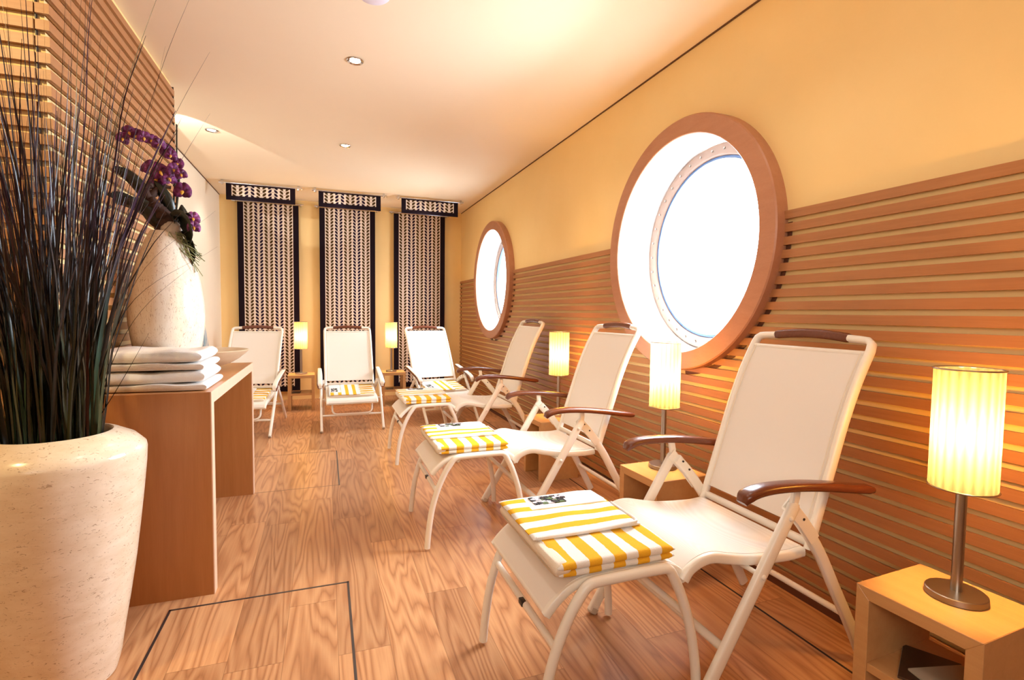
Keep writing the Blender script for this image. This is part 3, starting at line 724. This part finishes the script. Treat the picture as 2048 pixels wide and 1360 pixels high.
# ------------------------------------------------------------------ side tables and lamps
def side_table():
    root = empty('side_table', (0, 0, 0)); W, D, Hh, T_ = 0.148, 0.300, 0.42, 0.036     # local +x = depth towards the wall, open face at x=0
    def mitre(bm, pts):   # board with a profile in y-z, extruded over the depth
        A = [bm.verts.new((0, y, z)) for y, z in pts]; Bv = [bm.verts.new((D, y, z)) for y, z in pts]; n = len(pts)
        bm.faces.new(A); bm.faces.new(Bv[::-1])
        for k in range(n): bm.faces.new((A[k], Bv[k], Bv[(k+1) % n], A[(k+1) % n]))
        bmesh.ops.bevel(bm, geom=list(bm.edges), offset=0.0012, segments=1, affect='EDGES')
    bm = bmesh.new(); mitre(bm, [(-W, Hh), (W, Hh), (W-T_, Hh-T_), (-W+T_, Hh-T_)]); finish(bm, 'top_panel', M['oak'], root, smooth=False)
    for s in (-1, 1):
        bm = bmesh.new(); mitre(bm, [(s*W, Hh), (s*W, 0), (s*(W-T_), 0), (s*(W-T_), Hh-T_)]); finish(bm, 'side_panel', M['oak'], root, smooth=False)
    bm = bmesh.new(); box(bm, (0.004, -W+T_, 0.180), (D-0.01, W-T_, 0.204), 0.001); finish(bm, 'shelf', M['oak'], root, smooth=False)
    return root
def table_lamp():
    root = empty('table_lamp', (0, 0, 0))
    bm = bmesh.new(); lathe(bm, [(0.066, 0.0), (0.068, 0.002), (0.068, 0.017), (0.066, 0.019), (0.020, 0.020)], 48); finish(bm, 'lamp_base', M['steel'], root)
    bm = bmesh.new(); lathe(bm, [(0.013, 0.019), (0.0125, 0.42)], 24); finish(bm, 'lamp_pole', M['steel'], root)
    z0, z1 = 0.305, 0.625; r = 0.072
    bm = bmesh.new(); lathe(bm, [(r, z0+(z1-z0)*k/8) for k in range(9)], 144, cap0=False, cap1=False, pleat=0.0016, npl=18)
    sh = finish(bm, 'lamp_shade', M['shade'], root, auto=80)
    for z in (z0, z1):
        bm = bmesh.new(); ring = [(0.0745*math.cos(2*math.pi*k/48), 0.0745*math.sin(2*math.pi*k/48), z) for k in range(48)]
        sweep(bm, ring, 0.0022, side=(0, 0, 1), seg=8, closed=True); finish(bm, 'shade_ring', M['steel'], sh)
    bm = bmesh.new(); lathe(bm, [(0.010, 0.42), (0.018, 0.435), (0.020, 0.455), (0.014, 0.475), (0.004, 0.482)], 20); finish(bm, 'bulb', M['bulb'], root)
    return root
pt, pl_ = side_table(), table_lamp()
TB = [  # x, y, rotation, label part
 (1.434, 0.853, 3.0, 'at the right edge beside the nearest chair'),
 (1.402, 2.062, 2.0, 'behind the nearest chair, under the large porthole'),
 (1.40, 3.385, 2.0, 'behind the middle reclining chair of the row'),
 (-0.272, 6.47, 91, 'between the left and centre back chairs'),
 (0.80, 6.49, 89, 'between the centre and right back chairs')]
LP = [(1.612, 0.858), (1.577, 2.105), (1.63, 3.44), (-0.277, 6.60), (0.782, 6.60)]
LCOL = (1.0, 0.55, 0.16)
for i, ((x, y, d, txt), (lx_, ly_)) in enumerate(zip(TB, LP)):
    o = pt if i == 0 else copy_tree(pt); o.location = (x, y, 0); o.rotation_euler = (0, 0, R(d))
    tag(o, 'small open-fronted oak side table ' + txt, 'side table', 'oak side tables with lamps')
    l = pl_ if i == 0 else copy_tree(pl_); l.location = (lx_, ly_, 0.42); l.rotation_euler = (0, 0, R(d*7))
    tag(l, 'lit table lamp with pleated cylinder shade ' + txt, 'lamp', 'table lamps')
    point('lamp_bulb_light', (lx_, ly_, 0.42+0.455), 46, LCOL, 0.03)
# magazines on the shelf of the nearest table, small things on the far ones
def magazine(loc, rz, mat, label, s=(0.10, 0.14, 0.006)):
    bm = bmesh.new(); box(bm, (-s[0], -s[1]/2, 0), (s[0], s[1]/2, s[2]), 0.001); root = finish(bm, 'magazine', mat, smooth=False, loc=loc); root.rotation_euler = (0, 0, rz)
    bm = bmesh.new(); box(bm, (-s[0]+0.002, -s[1]/2+0.002, 0.001), (s[0]-0.001, s[1]/2+0.0008, s[2]-0.0012)); finish(bm, 'pages', M['paper'], root, smooth=False)
    return tag(root, label, 'magazine')
magazine((1.56, 0.88, 0.2045), 0.5, M['cover'], 'dark-covered magazine on the shelf of the nearest side table', (0.09, 0.13, 0.007))
magazine((1.56, 0.82, 0.2125), -0.25, M['paper'], 'pale magazine lying on top in the nearest side table', (0.08, 0.12, 0.006))
magazine((-0.33, 6.56, 0.2045), 1.5, M['cover'], 'small dark booklet on the shelf of the left back table', (0.06, 0.09, 0.008))
magazine((0.76, 6.58, 0.2045), 1.5, M['cover'], 'small dark booklet on the shelf of the right back table', (0.06, 0.09, 0.008))

# ------------------------------------------------------------------ console table
CX1, CX0, CY0, CY1, CH, CT = -0.439, -0.892, 2.362, 3.640, 0.845, 0.05
root = tag(empty('console_table', ((CX0+CX1)/2, (CY0+CY1)/2, 0)), 'wooden console table with panel ends and pale edges against the slatted block', 'table')
def rel(o): o.location = -Vector(((CX0+CX1)/2, (CY0+CY1)/2, 0)); return o
bm = bmesh.new(); box(bm, (CX0, CY0, CH-CT), (CX1-0.004, CY1, CH), 0.001); rel(finish(bm, 'tabletop', M['desk_top'], root, smooth=False))
for y0, y1 in ((CY0, CY0+CT), (CY1-CT, CY1)):
    bm = bmesh.new(); box(bm, (CX0, y0, 0.0), (CX1-0.004, y1, CH-CT-0.0005), 0.001); rel(finish(bm, 'end_panel', M['desk'], root, smooth=False))
# veneer on the end face also covers the end of the top
bm = bmesh.new(); box(bm, (CX0, CY0-0.0015, 0.0), (CX1-0.004, CY0+0.0005, CH-0.0015)); rel(finish(bm, 'end_veneer', M['desk'], root, smooth=False))
bm = bmesh.new()
for pts in ([(CY0-0.0015, 0), (CY0+CT, 0), (CY0+CT, CH-CT), (CY0-0.0015, CH)], [(CY0-0.0015, CH), (CY0+CT, CH-CT), (CY1-CT, CH-CT), (CY1, CH)], [(CY1, CH), (CY1-CT, CH-CT), (CY1-CT, 0), (CY1, 0)]):
    A = [bm.verts.new((CX1-0.004, y, z)) for y, z in pts]; Bv = [bm.verts.new((CX1, y, z)) for y, z in pts]
    bm.faces.new(A[::-1]); bm.faces.new(Bv)
    for k in range(4): bm.faces.new((A[k], A[(k+1) % 4], Bv[(k+1) % 4], Bv[k]))
rel(finish(bm, 'edge_lipping', M['lip'], root, smooth=False))

# ------------------------------------------------------------------ white towels on the console
def white_towel(z0, h, x0, x1, y0, y1, seed, label):
    root = tag(empty('white_towel', ((x0+x1)/2, (y0+y1)/2, z0)), label, 'towel', 'white towels on the console')
    rn = random.Random(seed); cx_, cy_ = (x0+x1)/2, (y0+y1)/2; hw = (x1-x0)/2; hd = (y1-y0)/2
    def layer(za, zb, right_r, nm, dx=0.0, dy=0.0):
        bm = bmesh.new(); r_ = (zb-za)/2; n = 26; m_ = 14; rings = []
        sec = []
        for k in range(9): a = -math.pi/2+math.pi*k/8; sec.append((hw+dx-r_+r_*math.cos(a)*right_r, r_+r_*math.sin(a)))
        for k in range(1, n): sec.append((hw+dx-r_-(2*hw-r_)*k/n, 2*r_))
        sec.append((-hw, 2*r_)); sec.append((-hw, 0))
        for k in range(1, n): sec.append((-hw+(2*hw+dx-r_)*k/n, 0))
        ph = [rn.uniform(0, 6.28) for _ in range(4)]
        for i in range(m_+1):
            f = i/m_; e = 1 - 0.30*max(0, 1-min(f, 1-f)*m_/1.6)**2; y = (-hd-dy)+(2*hd+dy)*f; ring = []
            for (x, z) in sec:
                zz_ = za+r_+(z-r_)*e + (0.0030*math.sin(17*x+ph[0]+3*f)+0.0018*math.sin(41*x+11*y+ph[2]))*(z/(2*r_)) + (0.002*(1+math.sin(13*x+ph[3])) if za > 0 else 0.0)
                ring.append(bm.verts.new((x, y+0.004*math.sin(14*x+ph[1])+0.0025*math.sin(70*z+ph[2]+9*x), zz_)))
            rings.append(ring)
        L = len(sec)
        for A, B in zip(rings, rings[1:]):
            for k in range(L): bm.faces.new((A[k], A[(k+1) % L], B[(k+1) % L], B[k]))
        bm.faces.new(rings[0][::-1]); bm.faces.new(rings[-1]); finish(bm, nm, M['towel_white'], root, auto=80)
    layer(0.0, h*0.40, 1.0, 'fold', 0.006, 0.002); layer(h*0.38, h, 1.0, 'fold', -0.002, -0.002)
    return root
white_towel(CH, 0.078, -0.865, -0.468, 2.405, 2.76, 3, 'folded white towel at the bottom of the stack on the console')
white_towel(CH+0.084, 0.078, -0.865, -0.478, 2.41, 2.75, 4, 'folded white towel at the top of the stack on the console')

# ------------------------------------------------------------------ bowl
root = tag(empty('shallow_bowl', (-0.630, 3.275, CH+0.0005)), 'wide shallow beige ceramic bowl on the console behind the white towels', 'bowl')
bm = bmesh.new(); lathe(bm, [(0.060, 0.0), (0.066, 0.004), (0.060, 0.012), (0.115, 0.030), (0.165, 0.060), (0.208, 0.098), (0.216, 0.107), (0.211, 0.110), (0.200, 0.104), (0.155, 0.070), (0.10, 0.042), (0.03, 0.028)], 64)
finish(bm, 'bowl_body', M['bowl'], root)
bm = bmesh.new(); lathe(bm, [(0.052, 0.0), (0.056, 0.0)], 32, cap0=False, cap1=False); bm.free()

# ------------------------------------------------------------------ orchid in the tall pale vase
VX, VY = -0.722, 2.915
root = tag(empty('orchid_arrangement', (VX, VY, CH+0.0006)), 'purple orchid with driftwood in a tall pale mosaic vase on the console', 'plant')
prof = [(0.098, 0.0), (0.104, 0.004), (0.120, 0.06), (0.136, 0.12), (0.148, 0.19), (0.157, 0.26), (0.159, 0.31), (0.154, 0.39), (0.145, 0.455), (0.131, 0.52), (0.113, 0.58), (0.096, 0.63), (0.078, 0.675), (0.064, 0.703), (0.058, 0.706), (0.052, 0.700), (0.050, 0.66)]
bm = bmesh.new(); lathe(bm, [(v.x, v.y) for v in smoothpath([(r, z, 0) for r, z in prof], 2)], 64); finish(bm, 'vase', M['shell'], root)
def blade(bm, pts, w, side=None, cup=0.25, layer=None, tone=0.5, nseg=4):
    """a leaf: strip along pts with widths w, folded along the midrib"""
    P = smoothpath(pts, nseg); n = len(P); rows = []
    sd0 = Vector(side) if side is not None else None
    for i, p in enumerate(P):
        tg = (P[min(i+1, n-1)]-P[max(i-1, 0)]).normalized()
        sd = sd0 - tg*sd0.dot(tg) if sd0 is not None else tg.cross(Vector((0, 0, 1)))
        if sd.length < 1e-4: sd = Vector((1, 0, 0))
        sd.normalize(); nm = tg.cross(sd); f = i/(n-1); ww = w(f) if callable(w) else w
        rows.append([bm.verts.new(p-sd*ww+nm*ww*cup), bm.verts.new(p), bm.verts.new(p+sd*ww+nm*ww*cup)])
    for a, b in zip(rows, rows[1:]):
        for k in (0, 1):
            fc_ = bm.faces.new((a[k], a[k+1], b[k+1], b[k]))
            if layer is not None:
                for lp in fc_.loops: lp[layer] = (tone, tone, tone, 1)
def solidify(o, th):
    md = o.modifiers.new('thickness', 'SOLIDIFY'); md.thickness = th; md.offset = 0; return o
def L(px, pz, dy=0.0): return (px-VX, dy, pz-CH)      # world x,z in the vase plane -> local
lw = lambda W_: (lambda f: W_*max(0.03, math.sin(math.pi*min(1, f*0.92+0.06)))**0.8)
leaves = [
 ([L(-0.74, 1.56), L(-0.77, 1.66, -.02), L(-0.81, 1.74, -.04), L(-0.865, 1.80, -.05), L(-0.915, 1.825, -.06)][::1], 0.034, (0.3, -0.5, 0.9)),
 ([L(-0.74, 1.55), L(-0.79, 1.62, -.03), L(-0.85, 1.665, -.06), L(-0.90, 1.67, -.08), L(-0.925, 1.60, -.08), L(-0.90, 1.535, -.08)], 0.040, (0.1, -0.75, 0.6)),
 ([L(-0.72, 1.55), L(-0.76, 1.60, -.04), L(-0.80, 1.66, -.06), L(-0.84, 1.68, -.10)], 0.038, (0.5, -0.5, 0.7)),
 ([L(-0.71, 1.55), L(-0.70, 1.64, -.03), L(-0.715, 1.72, -.05), L(-0.75, 1.78, -.05)], 0.030, (1, -0.2, 0.1)),
 ([L(-0.70, 1.56), L(-0.66, 1.62, -.04), L(-0.62, 1.60, -.06), L(-0.60, 1.53, -.06), L(-0.605, 1.49, -.06)], 0.046, (0.5, -0.8, 0.6)),
 ([L(-0.68, 1.555), L(-0.63, 1.54, -.02), L(-0.60, 1.48, -.03), L(-0.598, 1.42, -.03), L(-0.615, 1.38, -.03)], 0.028, (0.6, -0.8, 0.2)),
 ([L(-0.69, 1.55, .02), L(-0.66, 1.62, .05), L(-0.67, 1.70, .08)], 0.03, (1, 0.3, 0.1))]
for pts, W_, sd in leaves:
    bm = bmesh.new(); blade(bm, pts, lw(W_), sd, 0.3); solidify(finish(bm, 'orchid_leaf', M['orchid_leaf'], root), 0.002)
bm = bmesh.new(); rnw = random.Random(5)
def knot(pts, radii):
    P = smoothpath(pts, 5); n = len(P); rr = []
    for i in range(n):
        f = i/(n-1)*(len(radii)-1); a = int(min(f, len(radii)-2)); rr.append((radii[a]*(1-(f-a))+radii[a+1]*(f-a))*(1+0.18*math.sin(i*1.9)+rnw.uniform(-.12, .12)))
    sweep(bm, P, rr, [x*rnw.uniform(0.75, 1.1) for x in rr], seg=9)
knot([L(-0.735, 1.545), L(-0.715, 1.60, -.03), L(-0.735, 1.65, -.04), L(-0.765, 1.68, -.04), L(-0.785, 1.74, -.04), L(-0.755, 1.765, -.04)], [0.030, 0.028, 0.026, 0.024, 0.026, 0.012])
knot([L(-0.69, 1.55), L(-0.70, 1.62, -.03), L(-0.74, 1.66, -.05), L(-0.76, 1.70, -.05)], [0.024, 0.026, 0.02, 0.014])
knot([L(-0.765, 1.71, -.04), L(-0.73, 1.76, -.03), L(-0.69, 1.76, -.02)], [0.018, 0.014, 0.009])
finish(bm, 'driftwood', M['bark'], root)
bm = bmesh.new(); lathe(bm, [(0.044*math.sin(math.pi*k/12)+0.0005, -0.044*math.cos(math.pi*k/12)) for k in range(13)], 24, c=L(-0.692, 1.562, -0.022)); finish(bm, 'pale_stone', M['stone'], root)
bm = bmesh.new()
for k in range(22):
    x0 = rnw.uniform(0.03, 0.075); y0 = rnw.uniform(-0.07, 0.0); z0 = 0.70
    ln = rnw.uniform(0.05, 0.21); P = [Vector((x0, y0, z0))]
    for j in range(6):
        f = (j+1)/6; P.append(Vector((x0+0.045*f+0.045*f*f+rnw.uniform(-.012, .012), y0+rnw.uniform(-.012, .012), z0-ln*f)))
    sweep(bm, smoothpath(P, 2), 0.0019, seg=5)
finish(bm, 'trailing_moss', M['moss'], root)
stems = [[L(-0.70, 1.56), L(-0.685, 1.70), L(-0.675, 1.85), L(-0.675, 1.93), L(-0.70, 1.965), L(-0.76, 1.985), L(-0.85, 1.99, -.02), L(-0.875, 1.955, -.03)],
         [L(-0.69, 1.56), L(-0.665, 1.70, -.02), L(-0.655, 1.84, -.02), L(-0.665, 1.92, -.02)], [L(-0.69, 1.56), L(-0.64, 1.63, -.03), L(-0.61, 1.64, -.05)]]
for k, s in enumerate(stems):
    bm = bmesh.new(); sweep(bm, smoothpath(s, 5), 0.0042, seg=8); finish(bm, 'flower_stem', M['stem'], root)
bm = bmesh.new(); sweep(bm, [L(-0.678, 1.56, .01), L(-0.668, 2.07, .01)], 0.0035, seg=8); finish(bm, 'support_stake', M['stem'], root)
def blossom(c, sz, face, roll):
    f = Vector(face).normalized(); q = f.to_track_quat('Z', 'Y'); Rm = q.to_matrix() @ Matrix.Rotation(roll, 3, 'Z')
    bm = bmesh.new()
    for k, (ang, ln, wd) in enumerate([(90, 1.0, .42), (210, .95, .36), (330, .95, .36), (160, 1.05, .62), (20, 1.05, .62)]):
        a = R(ang); d = Vector((math.cos(a), math.sin(a), 0)); s = Vector((-math.sin(a), math.cos(a), 0))
        pts = [Vector((0, 0, 0)), d*ln*0.35+Vector((0, 0, .06)), d*ln*0.7+Vector((0, 0, .10)), d*ln+Vector((0, 0, -.02))]
        pts = [Vector(c)+Rm @ (p*sz*0.62) for p in pts]
        blade(bm, pts, (lambda f_, W_=wd: sz*W_*max(0.05, math.sin(math.pi*min(1, f_*0.9+0.08)))**0.7), Rm @ s, 0.15, nseg=2)
    o = solidify(finish(bm, 'blossom', M['petal'], root), 0.0012)
    bm = bmesh.new(); p0 = Vector(c); sweep(bm, [p0+Rm @ Vector((0, 0, 0)), p0+Rm @ Vector((0, -.10*sz, .18*sz)), p0+Rm @ Vector((0, -.30*sz, .26*sz))], [0.10*sz, 0.13*sz, 0.04*sz], seg=8)
    finish(bm, 'blossom_lip', M['lipm'], o)
fl = [(-.872, 1.962, .034), (-.845, 1.992, .036), (-.815, 1.985, .036), (-.785, 1.972, .036), (-.757, 1.965, .036), (-.728, 1.95, .036), (-.705, 1.93, .036), (-.682, 1.905, .034), (-.655, 1.87, .034),
      (-.640, 1.82, .032), (-.765, 1.835, .048), (-.725, 1.825, .046), (-.745, 1.79, .046), (-.695, 1.80, .044), (-.640, 1.745, .050), (-.672, 1.84, .036), (-.600, 1.62, .038), (-.592, 1.575, .036)]
for k, (x, z, s) in enumerate(fl):
    rn = random.Random(k+40); blossom(L(x, z, -0.035+rn.uniform(-.02, .01)), s*1.22, (0.25+rn.uniform(-.5, .5), -1, rn.uniform(-.4, .3)), rn.uniform(-.6, .6))

# ------------------------------------------------------------------ tall planter with purple grass
PX, PY = -0.790, 1.955
root = tag(empty('potted_grass', (PX, PY, 0)), 'tall dark purple grass in a big cream marble planter at the left edge', 'plant')
prof = [(0.128, 0.0), (0.138, 0.004), (0.150, 0.05), (0.163, 0.14), (0.178, 0.23), (0.197, 0.36), (0.210, 0.47), (0.222, 0.58), (0.231, 0.675), (0.2335, 0.725), (0.231, 0.738), (0.205, 0.766), (0.160, 0.790), (0.145, 0.794), (0.138, 0.788), (0.136, 0.74)]
bm = bmesh.new(); lathe(bm, prof, 96); finish(bm, 'planter', M['marble'], root, auto=50)
bm = bmesh.new(); lathe(bm, [(0.136, 0.752), (0.08, 0.765), (0.02, 0.768)], 32); finish(bm, 'soil', M['soil'], root)
bm = bmesh.new(); lay = bm.loops.layers.color.new('tone'); rg = random.Random(21)
for k in range(420):
    a = rg.uniform(0, 2*math.pi); r0 = 0.118*math.sqrt(rg.random()); b = Vector((r0*math.cos(a), r0*math.sin(a), 0.755))
    Lh = rg.uniform(0.62, 1.20) if rg.random() < 0.84 else rg.uniform(1.05, 1.62); lean = (0.05+0.33*rg.random()**1.4)*Lh
    da = a+rg.uniform(-.9, .9); d = Vector((math.cos(da), math.sin(da), 0))
    if d.y > 0.2: lean *= 0.55
    if PY+b.y+d.y*lean > 2.26: lean *= 0.4
    droop = rg.uniform(0.0, 0.22)*Lh*(lean/Lh/0.38)
    pts = [b]
    for j in range(1, 7):
        f = j/6; pts.append(b+d*lean*(0.35*f+0.65*f*f)*1.0+Vector((0, 0, Lh*f-droop*f**3))+Vector((rg.uniform(-.006, .006), rg.uniform(-.006, .006), 0)))
    for p_ in pts: p_.y = min(p_.y, 2.262-PY)
    W_ = rg.uniform(0.0024, 0.0064)*(1.0 if Lh < 1.1 else 0.6); tone = rg.random()
    blade(bm, pts, (lambda f_, W_=W_: W_*max(0.12, (1-f_)**0.55)), (rg.uniform(-1, 1), rg.uniform(-1, 1), 0.01), 0.25, lay, tone, 3)
for (dx, dy, dz, mx_, mz_) in ((0.34, 0.28, 0.80, 0.13, 0.52), (0.20, -0.02, 0.35, 0.10, 0.16), (0.30, 0.25, 0.62, 0.12, 0.38), (0.42, -0.15, 0.62, 0.15, 0.42), (0.16, 0.1, 1.30, 0.05, 0.7), (0.22, 0.05, 1.05, 0.08, 0.62)):
    pts = [Vector((0.06, 0.02, 0.755)), Vector((0.06+mx_, dy*0.4, 0.755+mz_)), Vector((0.06+dx, dy, 0.755+dz))]
    blade(bm, pts, (lambda f_: 0.0034*max(0.15, (1-f_)**0.5)), (0.6, -0.6, 0.2), 0.3, lay, 0.3, 8)
finish(bm, 'grass_blades', M['grass'], root, auto=180)

# ------------------------------------------------------------------ curtains
def cloth_rect(bm, x0, x1, z0, z1, y, bow=0.0, nx=2, nz=2, uvr=None, th=0.003, ph=0.0, wav=0.0):
    uv = bm.loops.layers.uv.verify(); F_, Bk = [], []
    for i in range(nx+1):
        a, b = [], []
        for j in range(nz+1):
            fx_, fz_ = i/nx, j/nz; yy_ = y - bow*(1-fz_)**2 + wav*math.sin(5*fx_+ph)*(1-fz_)
            a.append((bm.verts.new((x0+(x1-x0)*fx_, yy_, z0+(z1-z0)*fz_)), fx_, fz_)); b.append((bm.verts.new((x0+(x1-x0)*fx_, yy_+th, z0+(z1-z0)*fz_)), fx_, fz_))
        F_.append(a); Bk.append(b)
    def face(q):
        f = bm.faces.new([t_[0] for t_ in q])
        for lp, t_ in zip(f.loops, q): lp[uv].uv = (t_[1]*(uvr[0] if uvr else 1), t_[2]*(uvr[1] if uvr else 1))
    for i in range(nx):
        for j in range(nz):
            face((F_[i][j], F_[i+1][j], F_[i+1][j+1], F_[i][j+1])); face((Bk[i][j+1], Bk[i+1][j+1], Bk[i+1][j], Bk[i][j]))
    for i in range(nx):
        for j in (0, nz): face((F_[i][j], F_[i+1][j], Bk[i+1][j], Bk[i][j]))
    for j in range(nz):
        for i in (0, nx): face((F_[i][j], F_[i][j+1], Bk[i][j+1], Bk[i][j]))
def rod(x0, x1, y, z, label, br):
    root = tag(empty('curtain_rod', ((x0+x1)/2, y, z)), label, 'curtain rod', 'curtain rods')
    h = (x1-x0)/2
    bm = bmesh.new(); sweep(bm, [(-h, 0, 0), (h, 0, 0)], 0.008, side=(0, 0, 1), seg=12); finish(bm, 'pole', M['chrome'], root)
    for s in (-1, 1):
        bm = bmesh.new(); sweep(bm, [(s*h, 0, 0), (s*(h+0.03), 0, 0)], 0.013, side=(0, 0, 1), seg=14)
        if br == 'ceiling': box(bm, (s*(h-0.004)-0.012, -0.012, -0.022), (s*(h-0.004)+0.012, 0.012, ZC-z), 0.003)
        else: box(bm, (s*(h-0.004)-0.010, -0.010, -0.014), (s*(h-0.004)+0.010, YB-y, 0.014), 0.003)
        finish(bm, 'rod_bracket', M['chrome'], root)
    return root
pos = ['left', 'centre', 'right']
for i, (x0, x1) in enumerate(((-1.028, -0.318), (-0.066, 0.645), (0.895, 1.612))):
    # long panel on the back wall
    yk = 7.262; b_ = 0.068
    r_ = tag(empty('printed_curtain', ((x0+x1)/2, yk, 0.12)), 'long black-edged leaf-print curtain panel, %s one of three on the back wall' % pos[i], 'curtain', 'long printed curtain panels')
    h = (x1-x0)/2; H_ = 2.535-0.12
    bm = bmesh.new(); cloth_rect(bm, -h+b_, h-b_, b_, H_, 0, 0.0, 8, 16, (1, H_/0.0437), ph=i, wav=0.004); finish(bm, 'printed_cloth', M['print'], r_, auto=80)
    bm = bmesh.new()
    for a0, a1, c0, c1 in ((-h, -h+b_, 0, H_), (h-b_, h, 0, H_), (-h+b_, h-b_, 0, b_)): cloth_rect(bm, a0, a1, c0, c1, -0.0005, th=0.005)
    finish(bm, 'border', M['black_cloth'], r_)
    rod(x0-0.03, x1+0.03, yk, 2.548, 'thin chrome rod of the %s long curtain panel, near the back wall' % pos[i], 'wall')
    # short valance hanging from the ceiling in front of it
    yk = 6.50
    r_ = tag(empty('valance', ((x0+x1)/2, yk, 2.405)), 'short black-edged leaf-print valance hung from the ceiling, %s one of three' % pos[i], 'curtain', 'short printed valances')
    H_ = 0.185; b_ = 0.055
    bm = bmesh.new(); cloth_rect(bm, -h+b_, h-b_, b_*0.85, H_-0.02, 0, 0.0, 4, 3, (1, 3.0)); finish(bm, 'printed_cloth', M['print2'], r_)
    bm = bmesh.new()
    for a0, a1, c0, c1 in ((-h, -h+b_, 0, H_), (h-b_, h, 0, H_), (-h+b_, h-b_, 0, b_*0.85), (-h+b_, h-b_, H_-0.02, H_)): cloth_rect(bm, a0, a1, c0, c1, -0.0005, th=0.005)
    finish(bm, 'border', M['black_cloth'], r_)
    rod(x0-0.04, x1+0.04, yk+0.004, 2.592, 'chrome rod under the ceiling carrying the %s short valance' % pos[i], 'ceiling')

# ------------------------------------------------------------------ art panel on the pale left wall
root = tag(empty('wall_picture', (XL, 6.05, 0.72)), 'slanted blue and white picture panel on the pale wall behind the vase', 'picture')
bm = bmesh.new()
A = [(-0.35, 0.0), (0.46, 0.0), (-0.05, 0.66), (-0.35, 0.66)]
v0 = [bm.verts.new((0.003, y, z)) for y, z in A]; v1 = [bm.verts.new((0.02, y, z)) for y, z in A]
bm.faces.new(v0[::-1]); bm.faces.new(v1)
for k in range(4): bm.faces.new((v0[k], v0[(k+1) % 4], v1[(k+1) % 4], v1[k]))
finish(bm, 'picture_panel', M['art'], root, smooth=False)
